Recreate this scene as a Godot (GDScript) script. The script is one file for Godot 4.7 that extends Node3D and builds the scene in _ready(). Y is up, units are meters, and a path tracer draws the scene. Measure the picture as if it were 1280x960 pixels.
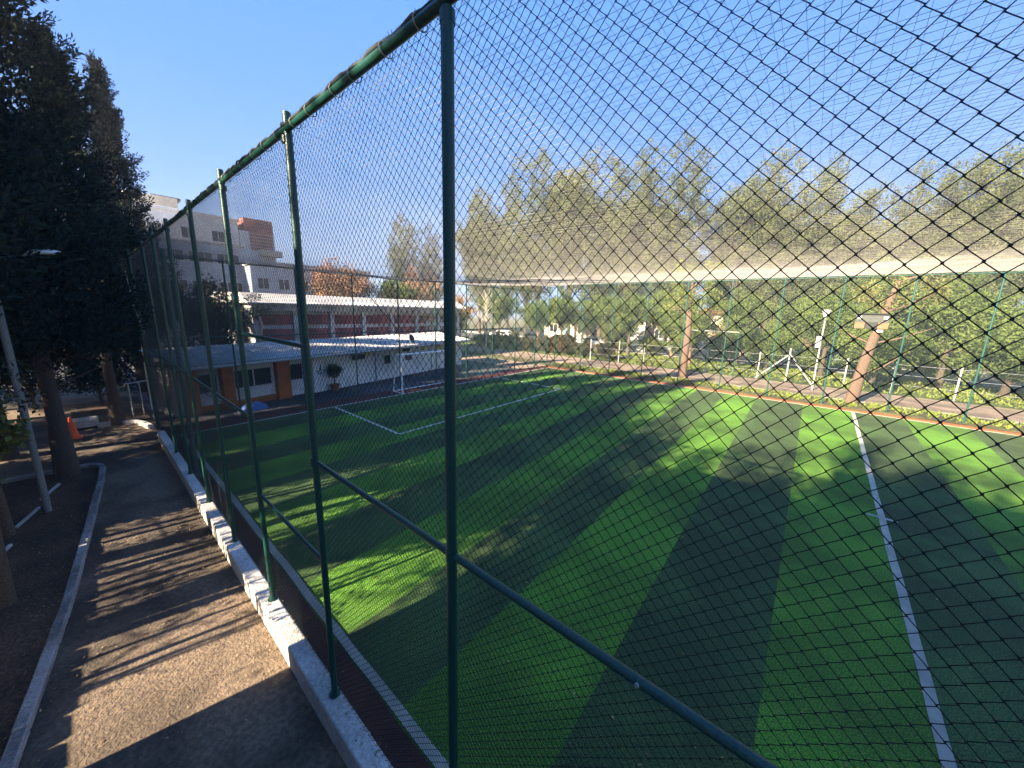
extends Node3D

# ---------------------------------------------------------------- helpers
var rng := RandomNumberGenerator.new()
var used := {}
var M := {}
const EYE := Vector3(0, 4.4, 0)

class Geo:
	var v := PackedVector3Array()
	var n := PackedVector3Array()
	var c := PackedColorArray()
	var ix := PackedInt32Array()
	var col := Color(1, 1, 1)

	func tri(a: Vector3, b: Vector3, d: Vector3) -> void:
		var nn := (b - a).cross(d - a).normalized()
		var k := v.size()
		v.append(a); v.append(b); v.append(d)
		n.append(nn); n.append(nn); n.append(nn)
		c.append(col); c.append(col); c.append(col)
		ix.append(k); ix.append(k + 2); ix.append(k + 1)

	func quad(a: Vector3, b: Vector3, d: Vector3, e: Vector3) -> void:
		var nn := (d - a).cross(e - b).normalized()
		var k := v.size()
		v.append(a); v.append(b); v.append(d); v.append(e)
		for i in 4:
			n.append(nn); c.append(col)
		ix.append(k); ix.append(k + 2); ix.append(k + 1)
		ix.append(k); ix.append(k + 3); ix.append(k + 2)

	# box given by centre and size, edges chamfered by b
	func box(at: Vector3, s: Vector3, b := 0.0, bas := Basis()) -> void:
		var h := s * 0.5
		b = minf(b, minf(h.x, minf(h.y, h.z)) * 0.9)
		var p := func(x: float, y: float, z: float) -> Vector3: return at + bas * Vector3(x, y, z)
		for ax in 3:
			var a1 := (ax + 1) % 3
			var a2 := (ax + 2) % 3
			for sg in [-1.0, 1.0]:
				var q := []
				for k in [[-1, -1], [1, -1], [1, 1], [-1, 1]]:
					var w := Vector3()
					w[ax] = sg * h[ax]
					w[a1] = k[0] * (h[a1] - b)
					w[a2] = k[1] * (h[a2] - b)
					q.append(at + bas * w)
				if sg > 0:
					quad(q[0], q[1], q[2], q[3])
				else:
					quad(q[3], q[2], q[1], q[0])
		if b <= 0.0:
			return
		for ax in 3:          # edges that run along ax
			var a1 := (ax + 1) % 3
			var a2 := (ax + 2) % 3
			for s1 in [-1.0, 1.0]:
				for s2 in [-1.0, 1.0]:
					var q := []
					for k in [[-1, 0], [1, 0], [1, 1], [-1, 1]]:
						var w := Vector3()
						w[ax] = k[0] * (h[ax] - b)
						w[a1] = s1 * (h[a1] if k[1] == 0 else h[a1] - b)
						w[a2] = s2 * (h[a2] - b if k[1] == 0 else h[a2])
						q.append(at + bas * w)
					if s1 * s2 > 0:
						quad(q[0], q[1], q[2], q[3])
					else:
						quad(q[3], q[2], q[1], q[0])
		for sx in [-1.0, 1.0]:
			for sy in [-1.0, 1.0]:
				for sz in [-1.0, 1.0]:
					var a: Vector3 = at + bas * Vector3(sx * h.x, sy * (h.y - b), sz * (h.z - b))
					var e: Vector3 = at + bas * Vector3(sx * (h.x - b), sy * h.y, sz * (h.z - b))
					var f: Vector3 = at + bas * Vector3(sx * (h.x - b), sy * (h.y - b), sz * h.z)
					if sx * sy * sz > 0:
						tri(a, e, f)
					else:
						tri(a, f, e)

	# tube through points, one radius for each
	func tube(pts: Array, rad: Array, sides := 8, caps := true) -> void:
		var k0 := v.size()
		var m := pts.size()
		var ref := Vector3(0.31, 0.17, 0.93)
		for i in m:
			var t: Vector3 = (pts[mini(i + 1, m - 1)] - pts[maxi(i - 1, 0)]).normalized()
			if absf(t.dot(ref)) > 0.93:
				ref = Vector3(0.93, 0.2, -0.3)
			var a := t.cross(ref).normalized()
			var b := t.cross(a)
			for j in sides:
				var th := TAU * j / sides
				var d := a * cos(th) + b * sin(th)
				v.append(pts[i] + d * float(rad[i]))
				n.append(d); c.append(col)
		for i in m - 1:
			for j in sides:
				var p := k0 + i * sides + j
				var q := k0 + i * sides + (j + 1) % sides
				ix.append(p); ix.append(q + sides); ix.append(q)
				ix.append(p); ix.append(p + sides); ix.append(q + sides)
		if caps:
			for e in [0, m - 1]:
				var t: Vector3 = (pts[1] - pts[0]).normalized() * -1.0 if e == 0 else (pts[m - 1] - pts[m - 2]).normalized()
				var k := v.size()
				v.append(pts[e]); n.append(t); c.append(col)
				for j in sides:
					v.append(v[k0 + e * sides + j]); n.append(t); c.append(col)
				for j in sides:
					ix.append(k)
					if e == 0:
						ix.append(k + 1 + j); ix.append(k + 1 + (j + 1) % sides)
					else:
						ix.append(k + 1 + (j + 1) % sides); ix.append(k + 1 + j)

	func bar(a: Vector3, b: Vector3, r: float, sides := 8) -> void:
		tube([a, b], [r, r], sides)

	# surface of revolution round y: profile [radius, height]
	func lathe(at: Vector3, prof: Array, sides := 16) -> void:
		for i in prof.size() - 1:
			for j in sides:
				var a := TAU * j / sides
				var b := TAU * (j + 1) / sides
				var p0: Array = prof[i]
				var p1: Array = prof[i + 1]
				quad(at + Vector3(cos(a) * p0[0], p0[1], sin(a) * p0[0]), at + Vector3(cos(a) * p1[0], p1[1], sin(a) * p1[0]),
					at + Vector3(cos(b) * p1[0], p1[1], sin(b) * p1[0]), at + Vector3(cos(b) * p0[0], p0[1], sin(b) * p0[0]))

	# outline in the xy plane (counter-clockwise), extruded along z from z0 to z1
	func prism(o: PackedVector2Array, z0: float, z1: float, xf := Transform3D()) -> void:
		var t := Geometry2D.triangulate_polygon(o)
		for i in range(0, t.size(), 3):
			var p: Array = [o[t[i]], o[t[i + 1]], o[t[i + 2]]]
			if (p[1] - p[0]).cross(p[2] - p[0]) < 0:
				p = [p[0], p[2], p[1]]
			tri(xf * Vector3(p[0].x, p[0].y, z1), xf * Vector3(p[1].x, p[1].y, z1), xf * Vector3(p[2].x, p[2].y, z1))
			tri(xf * Vector3(p[0].x, p[0].y, z0), xf * Vector3(p[2].x, p[2].y, z0), xf * Vector3(p[1].x, p[1].y, z0))
		for i in o.size():
			var a := o[i]
			var b := o[(i + 1) % o.size()]
			quad(xf * Vector3(a.x, a.y, z0), xf * Vector3(b.x, b.y, z0), xf * Vector3(b.x, b.y, z1), xf * Vector3(a.x, a.y, z1))

	# one leaf: a narrow lozenge
	func leaf(p: Vector3, dir: Vector3, side: Vector3, l: float, w: float) -> void:
		var mid := p + dir * (l * 0.45)
		var k := v.size()
		var nn := dir.cross(side)
		v.append(p); v.append(mid + side * w); v.append(p + dir * l); v.append(mid - side * w)
		n.append(nn); n.append(nn); n.append(nn); n.append(nn)
		c.append(col); c.append(col); c.append(col); c.append(col)
		ix.append(k); ix.append(k + 1); ix.append(k + 2)
		ix.append(k); ix.append(k + 2); ix.append(k + 3)

	func mesh(mat: Material) -> ArrayMesh:
		var a := []
		a.resize(Mesh.ARRAY_MAX)
		a[Mesh.ARRAY_VERTEX] = v
		a[Mesh.ARRAY_NORMAL] = n
		a[Mesh.ARRAY_COLOR] = c
		a[Mesh.ARRAY_INDEX] = ix
		var m := ArrayMesh.new()
		m.add_surface_from_arrays(Mesh.PRIMITIVE_TRIANGLES, a)
		m.surface_set_material(0, mat)
		return m

func numbered(called: String) -> String:
	if not used.has(called):
		used[called] = 0
		return called
	used[called] += 1
	return "%s_%03d" % [called, used[called]]

func lin(r: float, g: float, b: float) -> Color:
	return Color(r, g, b).linear_to_srgb()

func tag(o: Node, label: String, category: String, group := "") -> Node:
	o.set_meta("label", label)
	o.set_meta("category", category)
	if group != "":
		o.set_meta("group", group)
	return o

func thing(called: String, label: String, category: String, at := Vector3.ZERO, turn := 0.0, group := "") -> Node3D:
	var o := Node3D.new()
	o.name = numbered(called)
	add_child(o, true)
	o.position = at
	o.rotation.y = turn
	tag(o, label, category, group)
	return o

func mi(called: String, mesh: Mesh, parent: Node, at := Vector3.ZERO, turn := 0.0) -> MeshInstance3D:
	var o := MeshInstance3D.new()
	o.name = numbered(called) if parent == self else called
	o.mesh = mesh
	o.position = at
	o.rotation.y = turn
	parent.add_child(o, true)
	return o

func obj(called: String, g: Geo, mat: Material, parent: Node) -> MeshInstance3D:
	return mi(called, g.mesh(mat), parent)

func struct(called: String, g: Geo, mat: Material) -> MeshInstance3D:
	var o := obj(called, g, mat, self)
	o.set_meta("kind", "structure")
	return o

func stuffed(o: Node) -> Node:
	o.set_meta("kind", "stuff")
	return o

func one_box(at: Vector3, s: Vector3, b := 0.0, bas := Basis()) -> Geo:
	var g := Geo.new()
	g.box(at, s, b, bas)
	return g

func one_bar(a: Vector3, b: Vector3, r: float, sides := 10) -> Geo:
	var g := Geo.new()
	g.bar(a, b, r, sides)
	return g

func flat_mat(col: Color, rough := 0.7, metal := 0.0) -> StandardMaterial3D:
	var m := StandardMaterial3D.new()
	m.albedo_color = col
	m.roughness = rough
	m.metallic = metal
	return m

func noise_tex(a: Color, b: Color, freq: float, sd: int, size := 512, oct := 5, lo := 0.25, hi := 0.75, kind := FastNoiseLite.TYPE_SIMPLEX_SMOOTH) -> NoiseTexture2D:
	var f := FastNoiseLite.new()
	f.seed = sd
	f.noise_type = kind
	f.frequency = freq
	f.fractal_octaves = oct
	f.fractal_gain = 0.6
	var t := NoiseTexture2D.new()
	t.width = size
	t.height = size
	t.seamless = true
	t.noise = f
	var gr := Gradient.new()
	gr.set_color(0, a)
	gr.set_color(1, b)
	gr.set_offset(0, lo)
	gr.set_offset(1, hi)
	t.color_ramp = gr
	return t

# a surface mottled between two colours, with fine relief and a coarse second layer
func rough_mat(a: Color, b: Color, metres: float, rough := 0.85, relief := 0.0, sd := 1, freq := 0.02, coarse := 0.35) -> StandardMaterial3D:
	var m := StandardMaterial3D.new()
	m.albedo_texture = noise_tex(a, b, freq, sd)
	m.roughness = rough
	m.uv1_triplanar = true
	m.uv1_world_triplanar = true
	m.uv1_scale = Vector3.ONE / metres
	if coarse > 0.0:
		m.detail_enabled = true
		m.detail_blend_mode = BaseMaterial3D.BLEND_MODE_MUL
		m.detail_albedo = noise_tex(Color(1.0 - coarse, 1.0 - coarse, 1.0 - coarse), Color(1, 1, 1), 0.008, sd + 50, 256, 4)
		m.detail_uv_layer = BaseMaterial3D.DETAIL_UV_2
		m.uv2_triplanar = true
		m.uv2_world_triplanar = true
		m.uv2_scale = Vector3.ONE / (metres * 5.3)
	if relief > 0.0:
		m.heightmap_enabled = true
		m.heightmap_scale = relief
		m.heightmap_texture = noise_tex(Color.BLACK, Color.WHITE, freq * 2.0, sd + 9)
	return m

func leaf_mat(back := 0.25) -> StandardMaterial3D:
	var m := StandardMaterial3D.new()
	m.vertex_color_use_as_albedo = true
	m.roughness = 0.9
	m.metallic_specular = 0.15
	m.backlight_enabled = true
	m.backlight = Color(back, back, back * 0.4)
	return m

func make_materials() -> void:
	M.leaf = leaf_mat(0.12)
	M.dark_leaf = leaf_mat(0.04)
	M.bark = rough_mat(lin(0.05, 0.036, 0.026), lin(0.15, 0.115, 0.085), 0.5, 0.95, 1.5, 3, 0.03, 0.0)
	M.red_bark = rough_mat(lin(0.12, 0.075, 0.055), lin(0.27, 0.17, 0.12), 0.6, 0.95, 1.5, 4, 0.03, 0.0)
	M.pale_bark = rough_mat(lin(0.35, 0.3, 0.22), lin(0.62, 0.55, 0.42), 0.6, 0.9, 0.8, 5, 0.02, 0.0)
	M.green = rough_mat(lin(0.004, 0.034, 0.025), lin(0.011, 0.066, 0.048), 0.35, 0.32, 0.1, 60, 0.03, 0.0)
	M.pale_green = rough_mat(lin(0.05, 0.14, 0.11), lin(0.1, 0.2, 0.16), 0.4, 0.4, 0.0, 61, 0.02, 0.0)
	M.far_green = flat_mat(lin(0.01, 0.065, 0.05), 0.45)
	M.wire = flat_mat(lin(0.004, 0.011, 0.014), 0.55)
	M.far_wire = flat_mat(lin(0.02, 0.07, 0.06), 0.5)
	M.tie = flat_mat(lin(0.3, 0.26, 0.22), 0.5)
	M.net = flat_mat(lin(0.26, 0.25, 0.235), 0.9)
	M.net.backlight_enabled = true
	M.net.backlight = Color(0.6, 0.6, 0.58)
	M.white_metal = flat_mat(lin(0.75, 0.75, 0.75), 0.4)
	M.grey_metal = flat_mat(lin(0.35, 0.37, 0.38), 0.45, 0.3)
	M.lamp_shell = flat_mat(lin(0.7, 0.7, 0.68), 0.35)
	M.lamp_grey = rough_mat(lin(0.1, 0.115, 0.115), lin(0.2, 0.21, 0.2), 0.5, 0.6, 0.0, 62, 0.03, 0.0)
	M.post_grey = flat_mat(lin(0.34, 0.34, 0.33), 0.6)
	M.lamp_glass = flat_mat(lin(0.5, 0.5, 0.5), 0.2)
	M.turf_light = rough_mat(lin(0.034, 0.145, 0.01), lin(0.225, 0.45, 0.026), 1.3, 0.95, 1.6, 11, 0.09, 0.25)
	M.turf_dark = rough_mat(lin(0.018, 0.06, 0.013), lin(0.12, 0.205, 0.042), 1.3, 0.95, 1.6, 12, 0.09, 0.25)
	M.line = rough_mat(lin(0.42, 0.42, 0.34), lin(0.9, 0.88, 0.78), 0.3, 0.9, 1.2, 13, 0.12, 0.1)
	M.rubber = rough_mat(lin(0.07, 0.014, 0.009), lin(0.17, 0.045, 0.026), 0.4, 0.95, 1.0, 14, 0.1, 0.25)
	M.orange_rubber = rough_mat(lin(0.28, 0.075, 0.02), lin(0.5, 0.17, 0.05), 0.4, 0.95, 1.0, 15, 0.1, 0.25)
	M.asphalt = rough_mat(lin(0.098, 0.07, 0.047), lin(0.18, 0.13, 0.085), 1.4, 0.95, 0.5, 16, 0.03, 0.5)
	M.street = rough_mat(lin(0.07, 0.07, 0.072), lin(0.13, 0.13, 0.13), 1.5, 0.9, 0.5, 17, 0.05, 0.3)
	M.apron = rough_mat(lin(0.05, 0.05, 0.055), lin(0.13, 0.13, 0.135), 1.5, 0.9, 0.6, 18, 0.05, 0.4)
	M.soil = rough_mat(lin(0.05, 0.03, 0.017), lin(0.17, 0.1, 0.055), 1.0, 1.0, 3.0, 19, 0.03, 0.4)
	M.gravel = rough_mat(lin(0.24, 0.17, 0.12), lin(0.46, 0.34, 0.25), 1.2, 1.0, 1.5, 20, 0.06, 0.3)
	M.verge = rough_mat(lin(0.045, 0.075, 0.012), lin(0.17, 0.22, 0.04), 1.4, 1.0, 4.0, 21, 0.04, 0.45)
	M.olive = rough_mat(lin(0.09, 0.085, 0.03), lin(0.22, 0.2, 0.08), 1.2, 1.0, 3.0, 22, 0.04, 0.35)
	M.kerb = rough_mat(lin(0.22, 0.21, 0.2), lin(0.42, 0.4, 0.38), 0.6, 0.9, 0.8, 23, 0.03, 0.35)
	M.limewash = rough_mat(lin(0.42, 0.4, 0.37), lin(0.6, 0.58, 0.54), 0.9, 0.85, 0.3, 24, 0.02, 0.2)
	M.whitewall = rough_mat(lin(0.68, 0.68, 0.66), lin(0.9, 0.9, 0.88), 1.6, 0.9, 0.5, 25, 0.012, 0.25)
	M.orange_wall = rough_mat(lin(0.46, 0.11, 0.015), lin(0.6, 0.18, 0.03), 1.0, 0.8, 0.3, 26, 0.02, 0.2)
	M.sheet = rough_mat(lin(0.46, 0.44, 0.41), lin(0.68, 0.66, 0.62), 2.0, 0.9, 0.0, 27, 0.012, 0.25)
	M.concrete = rough_mat(lin(0.52, 0.5, 0.47), lin(0.72, 0.7, 0.66), 2.0, 0.9, 0.4, 28, 0.015, 0.25)
	M.brick_red = rough_mat(lin(0.28, 0.085, 0.075), lin(0.42, 0.15, 0.125), 0.9, 0.9, 0.6, 29, 0.04, 0.25)
	M.pale_facade = rough_mat(lin(0.68, 0.66, 0.64), lin(0.8, 0.78, 0.75), 4.0, 0.9, 0.2, 30, 0.012, 0.15)
	M.blue_facade = rough_mat(lin(0.34, 0.4, 0.48), lin(0.46, 0.51, 0.58), 4.0, 0.8, 0.2, 31, 0.012, 0.15)
	M.tile = rough_mat(lin(0.34, 0.12, 0.05), lin(0.55, 0.22, 0.1), 1.4, 0.85, 1.0, 32, 0.03, 0.2)
	M.cream = rough_mat(lin(0.6, 0.5, 0.36), lin(0.76, 0.66, 0.5), 2.5, 0.9, 0.2, 33, 0.012, 0.15)
	M.glass = flat_mat(lin(0.012, 0.016, 0.022), 0.08)
	M.dark = flat_mat(lin(0.015, 0.016, 0.018), 0.5)
	M.frame = flat_mat(lin(0.55, 0.55, 0.56), 0.45)
	M.blue_tarp = rough_mat(lin(0.03, 0.09, 0.36), lin(0.16, 0.3, 0.66), 0.5, 0.6, 0.4, 34, 0.03, 0.0)
	M.cone = flat_mat(lin(0.72, 0.09, 0.02), 0.45)
	M.rust = rough_mat(lin(0.16, 0.05, 0.025), lin(0.34, 0.1, 0.04), 0.5, 0.8, 0.3, 35, 0.03, 0.0)
	M.terracotta = flat_mat(lin(0.3, 0.09, 0.04), 0.8)
	M.tyre = flat_mat(lin(0.02, 0.02, 0.02), 0.85)
	M.wood = rough_mat(lin(0.2, 0.1, 0.055), lin(0.4, 0.23, 0.13), 0.6, 0.9, 0.8, 36, 0.03, 0.0)
	M.litter = leaf_mat(0.1)

# ---------------------------------------------------------------- trees
func rnd(a: float, b: float) -> float:
	return rng.randf_range(a, b)

func rdir() -> Vector3:
	var z := rnd(-1, 1)
	var a := rnd(0, TAU)
	var s := sqrt(1 - z * z)
	return Vector3(s * cos(a), z, s * sin(a))

# a spray of n leaves filling an ellipsoid of half-length a along dir and half-width b
func spray(g: Geo, at: Vector3, dir: Vector3, a: float, b: float, n: int, l: float, w: float, c0: Color, c1: Color, along := 0.6) -> void:
	var tone := rnd(0.0, 1.0)
	for i in n:
		var p := rdir() * pow(rng.randf(), 0.42)
		var x := p - dir * p.dot(dir)
		var q := at + x * b + dir * (p.dot(dir) * a)
		var d := (rdir() + dir * along + x * 0.9).normalized()
		var s := d.cross(rdir())
		if s.length_squared() < 0.01:
			continue
		g.col = c0.lerp(c1, clampf(tone * 0.65 + rnd(0.0, 0.5), 0, 1))
		g.leaf(q, d, s.normalized(), l * rnd(0.7, 1.3), w * rnd(0.7, 1.3))

func trunk_mesh(h: float, r: float, lean: Vector3, mat: Material, limbs: Array, sd: int) -> ArrayMesh:
	rng.seed = sd
	var g := Geo.new()
	var pts := []
	var rad := []
	for i in 9:
		var t := i / 8.0
		pts.append(Vector3(rnd(-1, 1) * r * 0.5 * t, h * t, rnd(-1, 1) * r * 0.5 * t) + lean * t * t)
		rad.append(r * (1.0 - 0.75 * t) * (1.35 if i == 0 else 1.0))
	g.tube(pts, rad, 10)
	for e in limbs:
		var a: Vector3 = e[0]
		var b: Vector3 = e[1]
		var m := (a + b) * 0.5 + Vector3(rnd(-1, 1), rnd(-0.3, 1), rnd(-1, 1)) * a.distance_to(b) * 0.08
		g.tube([a, m, b], [e[2], e[2] * 0.7, e[2] * 0.25], 6)
	return g.mesh(mat)

# conical dark conifer, h tall, crown from y0, widest radius r
func cypress_meshes(h: float, y0: float, r: float, n: int, sd: int, c0: Color, c1: Color, taper := 0.72) -> Array:
	rng.seed = sd
	var g := Geo.new()
	var limbs := []
	for i in n:
		var t := pow(rng.randf(), 1.2)
		var rr := r * pow(1.0 - t, taper) * minf(1.0, 0.5 + t * 4.0) * (0.9 + 0.16 * sin(t * 31.0 + sd))
		var a := rnd(0, TAU)
		var f := sqrt(rnd(0.1, 1.0))
		var out := Vector3(cos(a), 0, sin(a))
		var p := out * rr * f + Vector3.UP * (y0 + (h - y0) * t - 0.1 * rr * f)
		var dir := (out * rnd(0.5, 1.2) + Vector3.UP * rnd(0.35, 1.1)).normalized()
		var sz := rnd(0.3, 0.62) * (0.55 + 0.6 * (1.0 - t))
		spray(g, p, dir, sz * 1.35, sz * 0.5, 96, 0.12, 0.021, c0, c1, 1.3)
		if f > 0.8 and i % 2 == 0:
			spray(g, p + dir * sz * 1.3, dir, sz * 0.6, sz * 0.2, 40, 0.09, 0.014, c0, c1, 1.6)
		if i % 9 == 0 and rr > 0.5:
			limbs.append([Vector3(0, p.y - 0.3 * rr, 0), p, 0.035])
	# bare lower limbs
	for i in 9:
		var a := rnd(0, TAU)
		var y := rnd(0.6, 1.0) * y0
		limbs.append([Vector3(0, y, 0), Vector3(cos(a) * rnd(0.5, 1.1), y + rnd(-0.1, 0.5), sin(a) * rnd(0.5, 1.1)), 0.03])
	spray(g, Vector3(0, h - 0.1, 0), Vector3.UP, 0.7, 0.11, 90, 0.1, 0.018, c0, c1, 1.2)
	return [g.mesh(M.dark_leaf), trunk_mesh(h * 0.78, 0.17, Vector3.ZERO, M.bark, limbs, sd + 1)]

# tall feathery conifer made of several upright plumes
func plume_meshes(h: float, y0: float, r: float, plumes: int, sd: int, c0: Color, c1: Color, bark: Material) -> Array:
	rng.seed = sd
	var g := Geo.new()
	var limbs := []
	for k in plumes:
		var a := TAU * k / plumes + rnd(-0.4, 0.4)
		var out := Vector3(cos(a), 0, sin(a)) * (r * rnd(0.15, 0.9) if k else 0.0)
		var top := h * (1.0 if k == 0 else rnd(0.62, 0.93))
		var base := y0 + (h - y0) * rnd(0.0, 0.25)
		limbs.append([Vector3(0, base * 0.75, 0), out * 0.9 + Vector3.UP * (base + (top - base) * 0.5), 0.07])
		var steps := int((top - base) * 5.0)
		for i in steps:
			var t := (i + rng.randf()) / steps
			var pr := (0.25 + 0.95 * sin(PI * minf(1.0, 0.25 + t * 0.75))) * r * 0.44
			var b := rnd(0, TAU)
			var side := Vector3(cos(b), 0, sin(b))
			var p := out * (0.5 + 0.5 * t) + Vector3.UP * (base + (top - base) * t) + side * pr * sqrt(rng.randf())
			var dir := (side * rnd(0.4, 1.0) + Vector3.UP * rnd(0.3, 1.2)).normalized()
			spray(g, p, dir, rnd(0.5, 0.95), rnd(0.28, 0.48), 46, 0.27, 0.042, c0, c1, 0.8)
		spray(g, out * 1.05 + Vector3.UP * top, Vector3.UP, 0.6, 0.15, 26, 0.26, 0.03, c0, c1, 1.2)
	return [g.mesh(M.leaf), trunk_mesh(h * 0.85, 0.2, Vector3.ZERO, bark, limbs, sd + 1)]

# broad irregular crown of leaf clumps on limbs
func broad_meshes(h: float, y0: float, r: float, clumps: int, sd: int, c0: Color, c1: Color, bark: Material, l := 0.2, w := 0.04, per := 130, sz := 0.55, lean := Vector3.ZERO, tr := 0.18) -> Array:
	rng.seed = sd
	var g := Geo.new()
	var limbs := []
	for i in clumps:
		var d := rdir()
		d.y = d.y * 0.9 + 0.1
		var f := pow(rng.randf(), 0.4)
		var lump := 0.75 + 0.3 * sin(d.x * 5.0 + sd) * cos(d.z * 4.0 + sd * 2.0) + 0.15 * sin(d.y * 7.0)
		var p := Vector3(d.x * r, d.y * (h - y0) * 0.5, d.z * r) * f * lump + Vector3.UP * (y0 + (h - y0) * 0.5) + lean
		var dir := (d + Vector3.UP * 0.3).normalized()
		var s := sz * rnd(0.7, 1.25)
		spray(g, p, dir, s, s * 0.75, per, l, w, c0, c1, 0.3)
		if i % 3 == 0:
			limbs.append([Vector3(lean.x * 0.4, maxf(0.3, y0 * 0.8 + rnd(0, 0.25) * (h - y0)), lean.z * 0.4), p, 0.055 * tr / 0.18])
	return [g.mesh(M.leaf), trunk_mesh(y0 + (h - y0) * 0.6, tr, lean * 0.6, bark, limbs, sd + 1)]

func tree(called: String, pair: Array, label: String, category: String, at: Vector3, turn: float, size: float, group := "", wide := 1.0) -> Node3D:
	var t := thing(called, label, category, at, turn, group)
	t.scale = Vector3(size * wide, size, size * wide)
	mi("trunk", pair[1], t)
	stuffed(mi("crown", pair[0], t))
	return t

func shrub(called: String, pair: Array, label: String, at: Vector3, turn: float, size: float, group := "", category := "shrub") -> Node3D:
	var t := thing(called, label, category, at, turn, group)
	t.scale = Vector3.ONE * size
	mi("stem", pair[1], t)
	stuffed(mi("foliage", pair[0], t))
	return t

# ---------------------------------------------------------------- chain link
# woven zigzag wires: columns 30 mm apart, interlocked every 60 mm
func chain_link_mesh(wide: float, high: float, r: float, mat: Material, sides := 3, knuckles := false) -> ArrayMesh:
	var cols := int(round(wide / 0.03))
	var segs := int(round(high / 0.0305))
	var v := PackedVector3Array()
	var n := PackedVector3Array()
	var ix := PackedInt32Array()
	var per := 3 if knuckles else 1
	for w in cols:
		var k0 := v.size()
		var rings := 0
		for i in segs + 1:
			var right := (i + w) % 2 == 0
			var a := Vector3(0.0022 if right else -0.0022, 0.0305 * i, -(0.03 * (w + (1.0 if right else 0.0)) + (0.0012 if right else -0.0012)))
			var b := Vector3(-a.x, 0.0305 * (i + 1), -(0.03 * (w + (0.0 if right else 1.0)) + (-0.0012 if right else 0.0012)))
			for e in per:
				if e > 0 and i == segs:
					break
				var p := a if e == 0 else a.lerp(b, 0.17 if e == 1 else 0.83)
				var rr := r * (1.45 if knuckles and e == 0 else 1.0)
				rings += 1
				for j in sides:
					var th := TAU * j / sides
					var d := Vector3(cos(th), 0, -sin(th))
					v.append(p + Vector3(d.x, 0, d.z * 1.35) * rr)
					n.append(d)
		for i in rings - 1:
			for j in sides:
				var p := k0 + i * sides + j
				var q := k0 + i * sides + (j + 1) % sides
				ix.append(p); ix.append(q + sides); ix.append(q)
				ix.append(p); ix.append(p + sides); ix.append(q + sides)
	var a := []
	a.resize(Mesh.ARRAY_MAX)
	a[Mesh.ARRAY_VERTEX] = v
	a[Mesh.ARRAY_NORMAL] = n
	a[Mesh.ARRAY_INDEX] = ix
	var m := ArrayMesh.new()
	m.add_surface_from_arrays(Mesh.PRIMITIVE_TRIANGLES, a)
	m.surface_set_material(0, mat)
	return m

# ---------------------------------------------------------------- scene
func _ready() -> void:
	rng.seed = 7
	# camera
	var cam := Camera3D.new()
	cam.name = "camera"
	var yaw := deg_to_rad(49.74)
	var pitch := deg_to_rad(11.42)
	var roll := deg_to_rad(1.5)
	var f := Vector3(sin(yaw) * cos(pitch), -sin(pitch), -cos(yaw) * cos(pitch))
	var r0 := Vector3(cos(yaw), 0, sin(yaw))
	var u0 := r0.cross(f)
	cam.transform = Transform3D(Basis(r0 * cos(roll) + u0 * sin(roll), u0 * cos(roll) - r0 * sin(roll), -f), EYE)
	cam.fov = rad_to_deg(2.0 * atan(480.0 / 454.0))
	cam.near = 0.05
	cam.far = 2000.0
	add_child(cam)
	# sky
	var env := Environment.new()
	var sk := ProceduralSkyMaterial.new()
	sk.sky_top_color = lin(0.0155, 0.064, 0.19)
	sk.sky_horizon_color = lin(0.07, 0.12, 0.192)
	sk.sky_curve = 0.2
	sk.ground_bottom_color = lin(0.04, 0.036, 0.03)
	sk.ground_horizon_color = lin(0.1, 0.125, 0.16)
	sk.sun_angle_max = 8.0
	sk.energy_multiplier = 1.0
	var sky := Sky.new()
	sky.sky_material = sk
	env.background_mode = Environment.BG_SKY
	env.sky = sky
	env.tonemap_mode = Environment.TONE_MAPPER_LINEAR
	env.tonemap_exposure = 6.3
	env.fog_enabled = true
	env.fog_density = 0.0014
	env.fog_light_color = Color(0.93, 0.94, 0.95)
	env.sdfgi_enabled = true
	env.ssao_enabled = true
	env.ssil_enabled = true
	var we := WorldEnvironment.new()
	we.name = "world_environment"
	we.environment = env
	add_child(we)
	# sun: low winter sun from behind the left shoulder
	var sun := DirectionalLight3D.new()
	sun.name = "sun"
	var el := deg_to_rad(26.0)
	var az := deg_to_rad(12.0)
	sun.basis = Basis.looking_at(Vector3(cos(az) * cos(el), -sin(el), sin(az) * cos(el)), Vector3.UP)
	sun.light_energy = 1.6
	sun.light_color = Color(1.0, 0.92, 0.8)
	sun.light_angular_distance = 0.5
	sun.shadow_enabled = true
	add_child(sun)

	make_materials()
	ground()
	pitch_and_lines()
	low_wall_and_kerb()
	buildings()
	near_fence()
	end_fence()
	far_fence()
	overhead_net()
	goal()
	left_side()
	left_trees()
	far_trees()
	far_side_things()
	cars()
	small_things()

func sheet(called: String, x0: float, x1: float, z0: float, z1: float, top: float, mat: Material, thick := 0.3) -> MeshInstance3D:
	return struct(called, one_box(Vector3((x0 + x1) / 2, top - thick / 2, (z0 + z1) / 2), Vector3(x1 - x0, thick, z1 - z0)), mat)

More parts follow.
